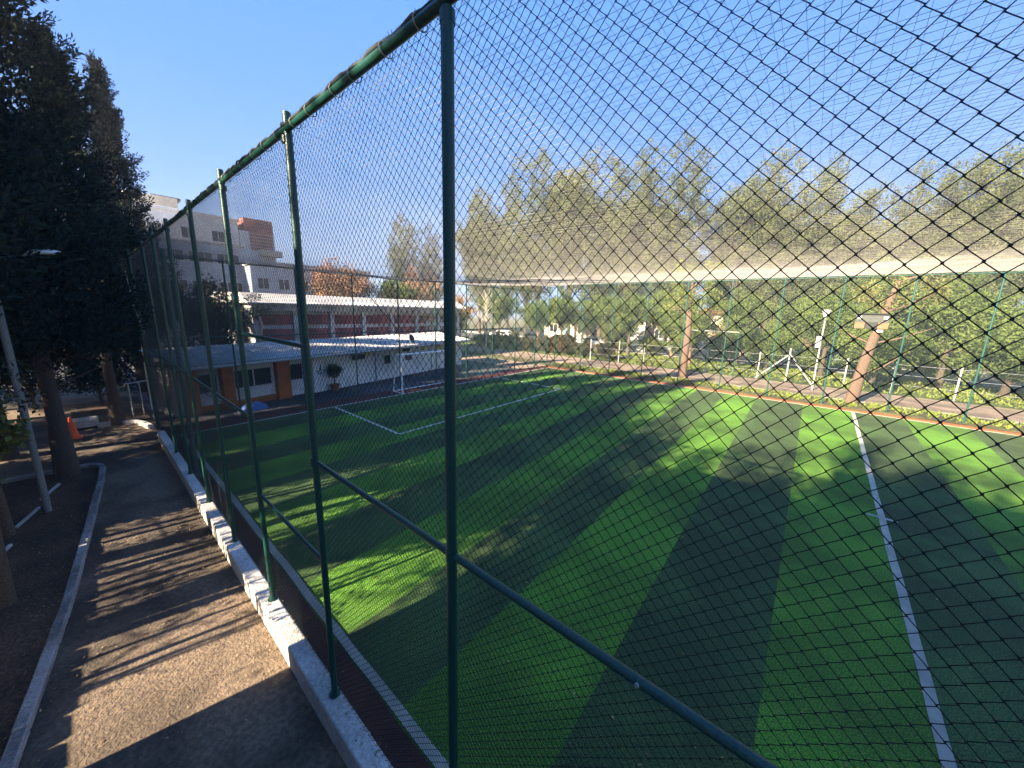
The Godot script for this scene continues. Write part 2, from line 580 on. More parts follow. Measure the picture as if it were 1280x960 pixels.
func ground() -> void:
	var g := Geo.new()
	g.box(Vector3(30, -0.8, -30), Vector3(260, 1.0, 300))
	struct("ground", g, M.olive)
	# path beside the wall: asphalt
	var p := Geo.new()
	var o := PackedVector2Array([Vector2(1.14, 20), Vector2(1.14, -15.6), Vector2(1.6, -15.6), Vector2(1.6, -26), Vector2(-7, -26), Vector2(-7, -14.9), Vector2(-0.35, -14.85), Vector2(-0.12, -14.3), Vector2(-0.19, -13.08), Vector2(-0.43, -10.36), Vector2(-0.64, -8.14), Vector2(-0.85, -6.49), Vector2(-1.05, -5.0), Vector2(-1.6, 0), Vector2(-1.6, 20)])
	p.prism(o, 0, 0.3, Transform3D(Basis(Vector3(1, 0, 0), Vector3(0, 0, 1), Vector3(0, 1, 0)), Vector3(0, -0.36, 0)))
	struct("path", p, M.asphalt)
	sheet("planting_bed", -2.6, -0.06, -14.75, 20, -0.075, M.soil, 0.2)
	sheet("yard", -16, -2.6, -14.9, -6, -0.11, M.gravel, 0.2)
	sheet("side_street", -9, 0.5, -60, -26, -0.09, M.street, 0.2)
	sheet("apron", 1.3, 21.8, -45, -17.35, -0.04, M.apron)
	sheet("gravel_track_end", 21.8, 24.8, -45, -17.35, -0.03, M.gravel)
	sheet("grass_strip", 24.8, 26.9, -45, 40, 0.0, M.olive)
	sheet("gravel_track", 26.9, 31.3, -60, 60, -0.01, M.gravel)
	sheet("grass_verge", 31.3, 40.5, -60, 60, 0.02, M.verge)
	sheet("street", 40.7, 49.0, -150, 110, -0.04, M.street)
	sheet("pavement", 49.2, 52.0, -150, 110, 0.06, M.concrete)
	var k := Geo.new()
	k.box(Vector3(40.6, 0.0, 0), Vector3(0.2, 0.22, 240), 0.02)
	struct("street_kerb", k, M.kerb)
	k = Geo.new()
	k.box(Vector3(49.1, 0.0, 0), Vector3(0.2, 0.22, 240), 0.02)
	struct("street_kerb", k, M.kerb)
	# low tufts on the verge
	var tg := Geo.new()
	rng.seed = 91
	for i in 5200:
		var q := Vector3(rnd(31.4, 39.5), 0.02, rnd(-22, 22)) if i % 4 else Vector3(rnd(24.9, 26.8), 0, rnd(-17, 12))
		for j in 4:
			var d := (Vector3(rnd(-0.8, 0.8), 1, rnd(-0.8, 0.8))).normalized()
			tg.col = Color(0.09, 0.13, 0.02).lerp(Color(0.24, 0.27, 0.06), rng.randf())
			tg.leaf(q, d, d.cross(rdir()).normalized(), rnd(0.06, 0.24), 0.03)
	var t := obj("grass", tg, M.leaf, self)
	tag(t, "rough short grass growing on the verges beyond the far fence", "grass")
	stuffed(t)

const NEAR_X := 1.72
const FAR_X := 23.75
# where each seam of the two-tone turf meets the near and the far touchline
const SEAMS := [[-16.0, -16.45], [-14.45, -15.1], [-13.0, -13.8], [-11.55, -12.35], [-10.1, -10.95], [-8.65, -9.55], [-7.2, -8.15], [-5.75, -6.8], [-4.35, -5.35], [-2.98, -3.85], [-1.38, -2.35], [0.12, -0.31], [1.6, 1.6], [3.1, 3.31], [4.65, 5.2], [6.2, 7.1], [7.75, 9.0], [9.3, 10.9], [10.9, 12.8], [12.5, 14.7], [14.1, 16.6], [15.7, 18.5]]

func pitch_and_lines() -> void:
	sheet("pitch_base", 1.33, 24.7, -17.3, 18.6, -0.04, M.rubber, 0.26)
	for i in SEAMS.size() - 1:
		var a: Array = SEAMS[i]
		var b: Array = SEAMS[i + 1]
		var g := Geo.new()
		g.quad(Vector3(NEAR_X - 0.08, 0, b[0]), Vector3(FAR_X + 0.05, 0, b[1]), Vector3(FAR_X + 0.05, 0, a[1]), Vector3(NEAR_X - 0.08, 0, a[0]))
		struct("turf_band", g, M.turf_light if i % 2 == 1 else M.turf_dark)
	# rubber borders
	var g2 := Geo.new()
	g2.box(Vector3(1.48, -0.01, 0.6), Vector3(0.32, 0.05, 36))
	struct("rubber_border", g2, M.rubber)
	g2 = Geo.new()
	g2.quad(Vector3(1.33, 0.004, -16.03), Vector3(24.2, 0.004, -16.5), Vector3(24.2, 0.004, -17.3), Vector3(1.33, 0.004, -17.3))
	struct("rubber_border", g2, M.rubber)
	g2 = Geo.new()
	g2.box(Vector3(23.98, 0.0, 1.0), Vector3(0.34, 0.1, 35.2), 0.01)
	struct("rubber_border", g2, M.orange_rubber)
	# markings
	line("touchline", Vector3(NEAR_X, 0, -16.0), Vector3(NEAR_X, 0, 18.5), 0.105)
	line("touchline", Vector3(FAR_X, 0, -16.4), Vector3(FAR_X, 0, 18.5), 0.1)
	line("goal_line", Vector3(NEAR_X, 0, -15.98), Vector3(FAR_X, 0, -16.42), 0.1)
	line("halfway_line", Vector3(NEAR_X, 0, 1.6), Vector3(FAR_X, 0, 1.6), 0.12)
	line("penalty_line", Vector3(6.8, 0, -10.93), Vector3(17.6, 0, -11.2), 0.11)
	line("penalty_line", Vector3(6.8, 0, -15.95), Vector3(6.8, 0, -10.93), 0.11)
	line("penalty_line", Vector3(17.6, 0, -16.25), Vector3(17.6, 0, -11.2), 0.11)
	line("spot_mark", Vector3(11.2, 0, 1.35), Vector3(11.2, 0, 1.85), 0.1)

func line(called: String, a: Vector3, b: Vector3, w: float) -> void:
	var d := (b - a).normalized()
	var s := Vector3(-d.z, 0, d.x) * w * 0.5
	var y := Vector3.UP * (0.008 if called == "penalty_line" or called == "halfway_line" else (0.012 if called != "spot_mark" else 0.016))
	var g := Geo.new()
	# slightly wavering edges, as hand-cut turf strips have
	var n := maxi(2, int(a.distance_to(b) / 0.5))
	var p0 := a
	var e0 := 0.0
	for i in n:
		var p1 := a.lerp(b, (i + 1.0) / n)
		var e1 := rnd(-0.006, 0.006) if i < n - 1 else 0.0
		var s0 := s.normalized() * e0
		var s1 := s.normalized() * e1
		g.quad(p0 - s + s0 + y, p0 + s + s0 + y, p1 + s + s1 + y, p1 - s + s1 + y)
		p0 = p1
		e0 = e1
	struct(called, g, M.line)

func low_wall_and_kerb() -> void:
	var w := thing("low_wall", "long low whitewashed block wall carrying the near green fence beside the path", "wall")
	rng.seed = 21
	var z := 8.0
	while z > -15.3:
		var l := rnd(0.85, 1.1)
		var g := Geo.new()
		g.box(Vector3(1.22 + rnd(-0.002, 0.002), 0.06 + rnd(-0.002, 0.002), z - l / 2), Vector3(0.2, 0.38, l - 0.007), 0.012, Basis(Vector3.UP, rnd(-0.002, 0.002)))
		obj("wall_block", g, M.limewash, w)
		z -= l
	obj("mortar", one_box(Vector3(1.222, 0.05, -3.6), Vector3(0.186, 0.376, 23.2)), M.kerb, w)
	# kerb stones along the planting bed
	var k := thing("bed_kerb", "worn grey kerb of short stones edging the brown planting bed", "kerb")
	var pts := [Vector3(-1.75, 0, 1.0), Vector3(-1.08, 0, -5.0), Vector3(-0.88, 0, -6.49), Vector3(-0.67, 0, -8.14), Vector3(-0.46, 0, -10.36), Vector3(-0.22, 0, -13.08), Vector3(-0.15, 0, -14.2), Vector3(-0.19, 0, -14.5), Vector3(-0.36, 0, -14.72), Vector3(-0.7, 0, -14.78), Vector3(-2.4, 0, -14.8)]
	for i in pts.size() - 1:
		var a: Vector3 = pts[i]
		var b: Vector3 = pts[i + 1]
		var d := a.distance_to(b)
		var n := maxi(1, int(round(d / 0.62)))
		for j in n:
			var p := a.lerp(b, (j + 0.5) / n)
			var dir := (b - a).normalized()
			var bas := Basis(Vector3(-dir.z, 0, dir.x).normalized(), Vector3.UP, dir) * Basis(Vector3(rnd(-1, 1), rnd(-1, 1), rnd(-1, 1)).normalized(), 0.012)
			var g := Geo.new()
			g.box(Vector3(p.x, -0.065 + rnd(-0.006, 0.006), p.z), Vector3(0.12, 0.17, d / n - 0.012), 0.018, bas)
			obj("kerb_stone", g, M.kerb, k)

# ---------------------------------------------------------------- fences
func post_shape(r: float, y0: float, y1: float) -> Geo:
	var g := Geo.new()
	g.tube([Vector3(0, y0, 0), Vector3(0, y1 - 0.01, 0), Vector3(0, y1, 0)], [r, r, r * 0.85], 14)
	return g

func near_fence() -> void:
	var f := thing("chain_link_fence", "tall green chain link fence standing on the low white wall beside the path", "fence", Vector3.ZERO, 0, "tall green pitch fences")
	var panel := chain_link_mesh(1.98, 5.61, 0.0016, M.wire, 3, true)
	var zs := []
	for k in 14:
		zs.append(6.42 - 1.98 * k)
	rng.seed = 5
	for i in zs.size():
		var z: float = zs[i]
		if z < -15.0:
			continue
		var top := 5.72 if z > -2 and z < 0 else 5.88
		if z > 0.0 and z < 1.0:
			z = 1.05
		var p := obj("post", post_shape(0.031, 0.25, top), M.green, f)
		p.position = Vector3(1.255, 0, z)
		p.rotation = Vector3(rnd(-0.003, 0.003), 0, rnd(-0.003, 0.003))
		for e in [["base_flange", 0.252, 0.262, 0.06], ["base_collar", 0.262, 0.3, 0.042], ["clamp", 2.92, 3.0, 0.036], ["clamp", 5.66, 5.71, 0.036]]:
			var c := obj(e[0], one_bar(Vector3(0, e[1], 0), Vector3(0, e[2], 0), e[3], 12), M.green, f)
			c.position = p.position
	for i in zs.size() - 1:
		var z: float = zs[i]
		if z < -16.0:
			continue
		var m := mi("wire_mesh", panel, f, Vector3(1.297, 0.17, z))
		stuffed(m)
		obj("top_rail", one_bar(Vector3(1.255, 5.755, z), Vector3(1.255, 5.755, z - 1.98), 0.027, 12), M.green, f)
		var mids := [2.955]
		if z < -3 and z > -4:
			mids = [4.04, 1.88]
		for y in mids:
			obj("mid_rail", one_bar(Vector3(1.262, y, z), Vector3(1.262, y, z - 1.98), 0.022, 12), M.green, f)
		# plastic ties that hold the mesh to the top rail
		for j in 6:
			var t := Geo.new()
			var zz := z - 0.16 - j * 0.33 + rnd(-0.05, 0.05)
			var ring := []
			var rr := []
			for a in 11:
				var th := TAU * a / 10
				ring.append(Vector3(1.258 + cos(th) * 0.044, 5.752 + sin(th) * 0.036, zz + rnd(-0.002, 0.002)))
				rr.append(0.0032)
			t.tube(ring, rr, 5)
			obj("tie", t, M.tie, f)
		# clenched wire ends above the rail and a rolled edge of netting on it
		var e := Geo.new()
		for j in 66:
			var zz := z - 0.03 * j
			e.tube([Vector3(1.275, 5.77, zz), Vector3(1.272 + rnd(-0.01, 0.01), 5.828 + rnd(-0.01, 0.01), zz - 0.016 + rnd(-0.005, 0.005)), Vector3(1.285, 5.79, zz - 0.032)], [0.0017, 0.0019, 0.0017], 3, false)
		stuffed(obj("wire_ends", e, M.wire, f))
		var roll := Geo.new()
		var rp := []
		var rr2 := []
		for j in 25:
			rp.append(Vector3(1.243 + rnd(-0.006, 0.006), 5.776 + rnd(-0.008, 0.008), z - 1.98 * j / 24.0))
			rr2.append(rnd(0.012, 0.022))
		roll.tube(rp, rr2, 7)
		obj("net_edge_roll", roll, M.wire, f)
	# bolt on the mid rail
	var b := Geo.new()
	b.tube([Vector3(1.236, 2.955, -0.36), Vector3(1.245, 2.955, -0.36), Vector3(1.25, 2.955, -0.36)], [0.009, 0.012, 0.012], 6)
	obj("clamp", b, M.grey_metal, f)
	# end of the fence: doubled corner posts
	var cp := obj("post", post_shape(0.05, 0.0, 5.9), M.green, f)
	cp.position = Vector3(1.26, 0, -17.3)

	var pole := thing("floodlight_pole", "pale grey green pole standing against the far end of the near fence", "pole", Vector3(1.42, 0, -11.75))
	obj("shaft", post_shape(0.05, 0.02, 5.55), M.pale_green, pole)
	obj("band", one_box(Vector3(-0.09, 4.1, 0), Vector3(0.16, 0.03, 0.03), 0.004), M.pale_green, pole)
	obj("base_plate", one_box(Vector3(0, 0.03, 0), Vector3(0.22, 0.02, 0.22), 0.004), M.pale_green, pole)

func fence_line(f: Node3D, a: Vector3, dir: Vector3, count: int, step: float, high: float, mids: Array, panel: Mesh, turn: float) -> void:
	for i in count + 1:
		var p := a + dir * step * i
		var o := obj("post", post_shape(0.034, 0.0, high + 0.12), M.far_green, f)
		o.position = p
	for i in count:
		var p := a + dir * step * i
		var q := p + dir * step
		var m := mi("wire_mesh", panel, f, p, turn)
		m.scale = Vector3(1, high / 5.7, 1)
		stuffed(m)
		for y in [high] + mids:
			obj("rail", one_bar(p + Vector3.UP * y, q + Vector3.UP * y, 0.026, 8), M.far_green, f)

var far_panel: ArrayMesh
func end_fence() -> void:
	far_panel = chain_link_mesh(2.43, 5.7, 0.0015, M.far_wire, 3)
	var f := thing("chain_link_fence", "tall green chain link fence behind the goal in front of the low white building", "fence", Vector3.ZERO, 0, "tall green pitch fences")
	# the mesh runs along its own -z; turned so that it runs along +x
	fence_line(f, Vector3(1.26, 0, -17.32), Vector3(1, 0, 0), 9, 2.43, 5.9, [3.15], far_panel, -PI / 2)
	obj("corner_post", post_shape(0.04, 0, 6.55), M.far_green, f).position = Vector3(24.9, 0, -17.32)
	var m := mi("wire_mesh", far_panel, f, Vector3(23.13, 0, -17.32), -PI / 2)
	m.scale = Vector3(1, 5.9 / 5.7, 1.77 / 2.43)
	stuffed(m)
	obj("rail", one_bar(Vector3(23.13, 5.9, -17.32), Vector3(24.9, 5.9, -17.32), 0.026), M.far_green, f)
	for b in [[8.55, 5.85, 10.98, 3.15], [13.41, 5.85, 10.98, 3.15]]:
		obj("brace", one_bar(Vector3(b[0], b[1], -17.28), Vector3(b[2], b[3], -17.28), 0.02), M.far_green, f)
	obj("brace", one_bar(Vector3(1.3, 2.3, -17.28), Vector3(3.66, 0.15, -17.28), 0.022), M.pale_green, f)

func far_fence() -> void:
	var f := thing("chain_link_fence", "tall green chain link fence along the far touchline beyond the orange border", "fence", Vector3.ZERO, 0, "tall green pitch fences")
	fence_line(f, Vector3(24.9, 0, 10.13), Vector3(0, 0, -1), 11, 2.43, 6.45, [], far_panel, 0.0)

# ---------------------------------------------------------------- overhead net
const NET_X := [1.27, 5.0, 9.0, 13.0, 17.0, 21.0, 24.9]
const NET_Y := [5.76, 5.52, 5.43, 5.69, 5.95, 6.21, 6.52]
func net_y(x: float, z: float) -> float:
	var k := 0
	while k < 5 and x > NET_X[k + 1]:
		k += 1
	var t: float = clampf((x - NET_X[k]) / (NET_X[k + 1] - NET_X[k]), 0, 1)
	var y := cubic_interpolate(NET_Y[k], NET_Y[k + 1], NET_Y[maxi(k - 1, 0)], NET_Y[mini(k + 2, 6)], t)
	var u := clampf((x - 1.27) / 23.63, 0, 1)
	var e := 5.92 + 0.45 * smoothstep(0.6, 1.0, u)       # height of the edge along the end fence
	var q := clampf((z + 17.3) / 7.0, 0, 1)
	return lerpf(minf(e, y + 0.6), y, 1.0 - pow(1.0 - q, 2.2))

func overhead_net() -> void:
	var t := thing("overhead_net", "white knotted net roof slung over the whole pitch from fence top to fence top", "net")
	var g := Geo.new()
	var cell := 0.06
	rng.seed = 33
	var z0 := -17.3
	var z1 := 9.0
	var x := 1.3
	while x < 24.9:
		var pts := []
		var rad := []
		var ph := rnd(0, TAU)
		for i in 40:
			var z := lerpf(z0, z1, i / 39.0)
			var xx := x + 0.02 * sin(z * 1.3 + ph) + 0.05 * sin(z * 0.4 + x * 0.7)
			pts.append(Vector3(xx, net_y(xx, z) + 0.012 * sin(z * 2.1 + x * 1.7), z))
			rad.append(0.0012)
		g.tube(pts, rad, 3, false)
		x += cell
	var z := z0
	while z < z1:
		var pts := []
		var rad := []
		var ph := rnd(0, TAU)
		for i in 32:
			var xx := lerpf(1.28, 24.9, i / 31.0)
			var zz := z + 0.02 * sin(xx * 1.1 + ph) + 0.05 * sin(xx * 0.5 + z)
			pts.append(Vector3(xx, net_y(xx, zz) + 0.012 * sin(zz * 2.1 + xx * 1.7), zz))
			rad.append(0.00095)
		g.tube(pts, rad, 3, false)
		z += cell
	stuffed(obj("net_mesh", g, M.net, t))
	for e in [0, 1]:
		var pts := []
		var rad := []
		for i in 28:
			var s := i / 27.0
			var p := Vector3(24.86, 0, lerpf(z0, z1, s)) if e == 0 else Vector3(lerpf(1.3, 24.86, s), 0, z0 + 0.03)
			p.y = net_y(p.x, p.z)
			pts.append(p)
			rad.append(0.006)
		var r := Geo.new()
		r.tube(pts, rad, 6)
		obj("border_rope", r, M.net, t)

func goal() -> void:
	var t := thing("football_goal", "white tubular football goal on the goal line in front of the low building", "goal")
	var a := Vector3(10.35, 0, -16.2)
	var b := Vector3(13.95, 0, -16.27)
	var h := 2.05
	var r := 0.05
	obj("goalpost", one_bar(a, a + Vector3.UP * h, r, 12), M.white_metal, t)
	obj("goalpost", one_bar(b, b + Vector3.UP * h, r, 12), M.white_metal, t)
	obj("crossbar", one_bar(a + Vector3.UP * h, b + Vector3.UP * h, r, 12), M.white_metal, t)
	for p in [a, b]:
		var s := Geo.new()
		var back: Vector3 = p + Vector3(0, 0, -0.85)
		s.bar(p + Vector3.UP * h, p + Vector3(0, h, -0.45), 0.025)
		s.bar(p + Vector3(0, h, -0.45), back + Vector3.UP * 0.03, 0.025)
		s.bar(p + Vector3.UP * 0.03, back + Vector3.UP * 0.03, 0.025)
		obj("stanchion", s, M.white_metal, t)
	obj("ground_bar", one_bar(a + Vector3(0, 0.03, -0.85), b + Vector3(0, 0.03, -0.85), 0.025), M.white_metal, t)
	var n := Geo.new()
	for i in 28:
		var p: Vector3 = a.lerp(b, i / 27.0)
		n.tube([p + Vector3(0, h, 0), p + Vector3(0, h, -0.45), p + Vector3(0, h * 0.5, -0.7), p + Vector3(0, 0.03, -0.85)], [0.0015, 0.0015, 0.0015, 0.0015], 3, false)
	for i in 16:
		var y := h * i / 15.0
		var zz := -0.85 + 0.4 * y / h
		n.bar(a + Vector3(0, y, zz), b + Vector3(0, y, zz), 0.0015, 3)
		for p in [a, b]:
			n.bar(p + Vector3(0, y, 0), p + Vector3(0, y, zz), 0.0015, 3)
	stuffed(obj("goal_net", n, M.net, t))

# ---------------------------------------------------------------- buildings
func window(parent: Node3D, at: Vector3, w: float, h: float, bas: Basis, panes := 2, depth := 0.06) -> void:
	# at: centre on the wall face, bas.z points out of the wall
	var g := Geo.new()
	var fr := 0.05
	g.box(at + bas * Vector3(0, h / 2 - fr / 2, depth / 2 - 0.03), Vector3(w, fr, depth), 0.004, bas)
	g.box(at + bas * Vector3(0, -h / 2 + fr / 2, depth / 2 - 0.03), Vector3(w, fr, depth), 0.004, bas)
	for i in panes + 1:
		var x := -w / 2 + fr / 2 + (w - fr) * i / panes
		g.box(at + bas * Vector3(x, 0, depth / 2 - 0.03), Vector3(fr, h - 2 * fr - 0.004, depth - 0.006), 0.004, bas)
	var o := obj("window", g, M.frame, parent)
	for i in panes:
		var pw := (w - fr) / panes - fr
		var x := -w / 2 + fr + pw / 2 + i * (pw + fr)
		var q := Geo.new()
		q.box(at + bas * Vector3(x, 0, 0.006), Vector3(pw, h - 2 * fr, 0.008), 0.0, bas)
		obj("pane", q, M.glass, o)

func buildings() -> void:
	changing_rooms()
	brick_hall()
	apartments()
	# the school wing beside the path, just left of the view: it shades the near end of the path
	var s := thing("school_wing", "plastered school wing with a set back upper floor beside the planting bed", "building")
	obj("wall", one_box(Vector3(-6.7, 3.1, 6.8), Vector3(9.0, 6.4, 24.0), 0.03), M.pale_facade, s)
	obj("roof", one_box(Vector3(-6.7, 6.42, 6.8), Vector3(9.2, 0.24, 24.06), 0.02), M.concrete, s)
	obj("upper_wall", one_box(Vector3(-10.2, 8.4, 7.5), Vector3(6.0, 3.7, 22.0), 0.03), M.pale_facade, s)
	obj("upper_roof", one_box(Vector3(-10.2, 10.37, 7.5), Vector3(6.3, 0.24, 22.3), 0.02), M.concrete, s)
	for k in 5:
		window(s, Vector3(-2.2, 4.3, -2.5 + k * 4.2), 1.8, 1.4, Basis(Vector3.UP, PI / 2), 3)
		window(s, Vector3(-2.2, 1.5, -2.5 + k * 4.2), 1.8, 1.4, Basis(Vector3.UP, PI / 2), 3)

func changing_rooms() -> void:
	var dirv := Vector3(0.97632, 0, -0.21634)
	var ang := atan2(0.21634, 0.97632)
	var t := thing("changing_rooms", "low whitewashed building with orange pilasters and a pale sheet metal lean-to roof", "building", Vector3(2.3, -0.06, -18.5), ang)
	# local: x along the wall, z out of it towards the pitch
	var L := 18.1
	obj("wall", one_box(Vector3(L / 2 + 2.6, 0.98, -1.3), Vector3(L - 5.2 + 0.0, 1.98, 2.6), 0.01), M.whitewall, t)
	# recessed left bay with the windows
	obj("wall", one_box(Vector3(2.45, 0.98, -1.5), Vector3(5.48, 1.98, 2.4), 0.01), M.whitewall, t)
	for p in [[1.45, 0.42], [3.75, 0.6], [0.2, 0.4]]:
		obj("pilaster", one_box(Vector3(p[0], 1.0, -0.2), Vector3(p[1], 2.0, 0.42), 0.012), M.orange_wall, t)
	obj("skirting", one_box(Vector3(2.55, 0.14, -0.255), Vector3(1.75, 0.28, 0.1), 0.01), M.orange_wall, t)
	obj("skirting", one_box(Vector3(0.82, 0.14, -0.255), Vector3(0.8, 0.28, 0.1), 0.01), M.orange_wall, t)
	window(t, Vector3(2.55, 1.2, -0.3), 1.6, 0.86, Basis(), 2, 0.07)
	window(t, Vector3(4.5, 1.2, -0.3), 0.72, 0.86, Basis(), 1, 0.07)
	window(t, Vector3(0.82, 1.2, -0.3), 0.72, 0.86, Basis(), 1, 0.07)
	window(t, Vector3(10.15, 1.25, 0.0), 0.62, 0.66, Basis(), 1, 0.07)
	# shuttered vent with slats
	for k in 4:
		obj("shutter_slat", one_box(Vector3(12.0, 1.08 + k * 0.13, 0.03), Vector3(0.6, 0.1, 0.03), 0.004, Basis(Vector3.RIGHT, -0.4)), M.dark, t)
	# roof: corrugated sheets that climb away from the pitch
	var a := Vector3(0, 2.06, 0.62)
	var b := Vector3(0, 2.5, -2.75)
	rng.seed = 55
	var n := 19
	for k in n:
		var g := Geo.new()
		var w := (L + 0.7) / n
		var x0 := -0.35 + k * w
		var ribs := 5
		for i in ribs:
			var xs := [x0 + w * i / ribs, x0 + w * (i + 0.36) / ribs, x0 + w * (i + 0.5) / ribs, x0 + w * (i + 0.86) / ribs, x0 + w * (i + 1.0) / ribs]
			var ys := [0.0, 0.0, 0.03, 0.03, 0.0]
			for j in 4:
				var lift := 0.004 * (k % 2)
				var u0 := Vector3(xs[j], ys[j] + lift, 0)
				var u1 := Vector3(xs[j + 1], ys[j + 1] + lift, 0)
				g.quad(a + u0, a + u1, b + u1, b + u0)
		obj("roof_sheet", g, M.sheet, t)
	obj("fascia", one_box(Vector3(L / 2, 2.0, 0.6), Vector3(L + 0.7, 0.1, 0.035), 0.006), M.sheet, t)
	var under := Geo.new()
	under.prism(PackedVector2Array([Vector2(-2.7, 2.44), Vector2(0.58, 2.01), Vector2(0.58, 2.03), Vector2(-2.7, 2.46)]), -L - 0.3, 0.3, Transform3D(Basis(Vector3.UP, -PI / 2), Vector3.ZERO))
	obj("soffit", under, M.wood, t)
	var gb := Geo.new()
	gb.box(Vector3(7.95, 1.62, 0.1), Vector3(0.75, 0.26, 0.2), 0.02)
	obj("vent_box", gb, M.dark, t)
	gb = Geo.new()
	gb.box(Vector3(11.75, 1.74, 0.1), Vector3(0.5, 0.2, 0.2), 0.02)
	obj("vent_box", gb, M.dark, t)
	# stained plaster under the eave, yellow patches
	for p in [[8.9, 1.72, 0.8], [13.4, 1.7, 0.6], [15.2, 1.66, 0.9], [11.1, 1.7, 0.5]]:
		obj("paint_patch", one_box(Vector3(p[0], p[1], 0.004), Vector3(p[2], 0.28, 0.012), 0.003), rough_mat(lin(0.4, 0.32, 0.08), lin(0.6, 0.55, 0.4), 0.7, 0.9, 0.0, 71, 0.02, 0.0), t)
	# dark emblem on the white wall: a hook-ended mark
	var e := Geo.new()
	var c := Vector3(5.62, 1.18, 0.015)
	var arc := []
	var ar := []
	for i in 13:
		var th := PI + PI * i / 12.0
		arc.append(c + Vector3(cos(th) * 0.2, sin(th) * 0.22, 0))
		ar.append(0.022)
	e.tube(arc, ar, 5)
	e.bar(c + Vector3(0, -0.2, 0), c + Vector3(0, 0.3, 0), 0.022, 5)
	e.bar(c + Vector3(-0.1, -0.1, 0), c + Vector3(0.02, 0.22, 0), 0.018, 5)
	obj("wall_emblem", e, M.dark, t)
	for x in [5.1, 9.2, 14.3]:
		obj("downpipe", one_bar(Vector3(x, 0.05, 0.05), Vector3(x, 1.98, 0.05), 0.035), M.grey_metal, t)
	obj("gutter", one_bar(Vector3(-0.3, 1.97, 0.66), Vector3(L + 0.3, 1.97, 0.66), 0.05), M.grey_metal, t)
	# small dish on the roof edge
	var d := thing("satellite_dish", "small dark round dish standing on the sheet metal roof edge", "dish", Vector3(13.8, 2.05, -20.5), ang)
	var dg := Geo.new()
	dg.lathe(Vector3.ZERO, [[0.0, 0.0], [0.1, 0.015], [0.18, 0.05], [0.24, 0.1], [0.235, 0.105], [0.17, 0.06], [0.0, 0.02]], 18)
	var dd := obj("reflector", dg, M.dark, d)
	dd.position = Vector3(0, 0.4, 0.05)
	dd.rotation = Vector3(1.25, 0, 0)
	obj("mast", one_bar(Vector3(0, 0, 0), Vector3(0, 0.42, 0.0), 0.02), M.grey_metal, d)
	# potted bush by the white wall
	rng.seed = 61
	var pb := broad_meshes(1.25, 0.35, 0.42, 26, 62, Color(0.012, 0.025, 0.01), Color(0.04, 0.07, 0.025), M.bark, 0.1, 0.025, 60, 0.16, Vector3.ZERO, 0.04)
	var pot := thing("potted_bush", "round dark green bush in a terracotta pot against the whitewashed wall", "plant", Vector3(8.35, -0.04, -19.45))
	var pg := Geo.new()
	pg.lathe(Vector3.ZERO, [[0.0, 0.0], [0.16, 0.0], [0.23, 0.3], [0.26, 0.3], [0.26, 0.36], [0.22, 0.36], [0.2, 0.3], [0.0, 0.3]], 18)
	obj("pot", pg, M.terracotta, pot)
	mi("stem", pb[1], pot, Vector3(0, 0.25, 0))
	stuffed(mi("foliage", pb[0], pot, Vector3(0, 0.25, 0)))
	# blue tarpaulin heap by the wall
	var tarp := Geo.new()
	var nx := 16
	var nz := 8
	var hp := func(i: int, j: int) -> Vector3:
		var u := i / float(nx)
		var w := j / float(nz)
		var y := 0.46 * pow(sin(PI * u), 0.4) * pow(sin(PI * w), 0.5)
		y += 0.05 * sin(u * 17.0 + w * 6.0) * sin(PI * u) * sin(PI * w)
		return Vector3((u - 0.5) * 1.05, y * 0.75, (w - 0.5) * 0.5)
	for i in nx:
		for j in nz:
			tarp.quad(hp.call(i, j + 1), hp.call(i + 1, j + 1), hp.call(i + 1, j), hp.call(i, j))
	var to := obj("tarpaulin", tarp, M.blue_tarp, self)
	to.position = Vector3(4.3, -0.04, -18.1)
	to.rotation.y = ang
	tag(to, "crumpled bright blue tarpaulin heaped below the window of the low building", "tarpaulin")

func brick_hall() -> void:
	var t := thing("brick_hall", "long hall with rows of dark red panels between pale ribs under a flat white roof", "building", Vector3(7.2, 0, -28.0))
	var L := 17.4
	obj("wall", one_box(Vector3(L / 2, 2.0, -4.2), Vector3(L, 4.0, 8.0), 0.01), M.concrete, t)
	var cols := 7
	var w := L / cols
	for k in cols + 1:
		obj("rib", one_box(Vector3(clampf(k * w, 0.12, L - 0.12), 2.0, -0.1), Vector3(0.3, 4.0, 0.24), 0.01), M.concrete, t)
	for k in cols:
		for row in [[2.0, 0.78], [3.06, 0.68], [0.95, 0.75]]:
			obj("panel", one_box(Vector3((k + 0.5) * w, row[0] + row[1] / 2, -0.16), Vector3(w - 0.42, row[1], 0.12), 0.012), M.brick_red, t)
	var rp := Geo.new()
	rp.prism(PackedVector2Array([Vector2(0.75, 4.42), Vector2(0.75, 4.5), Vector2(-0.75, 5.12), Vector2(-8.6, 5.2), Vector2(-8.6, 4.42)]), -L - 0.4, 0.4, Transform3D(Basis(Vector3.UP, -PI / 2), Vector3.ZERO))
	obj("roof", rp, M.concrete, t)
	obj("eave_band", one_box(Vector3(L / 2, 4.22, -3.9), Vector3(L + 0.3, 0.46, 8.6), 0.02), M.sheet, t)
	for k in 7:
		obj("roof_post", one_bar(Vector3(13.2 + k * 0.34, 2.3, 0.4), Vector3(13.2 + k * 0.34, 3.3 + 0.2 * (k % 2), 0.4), 0.03), M.white_metal, t)

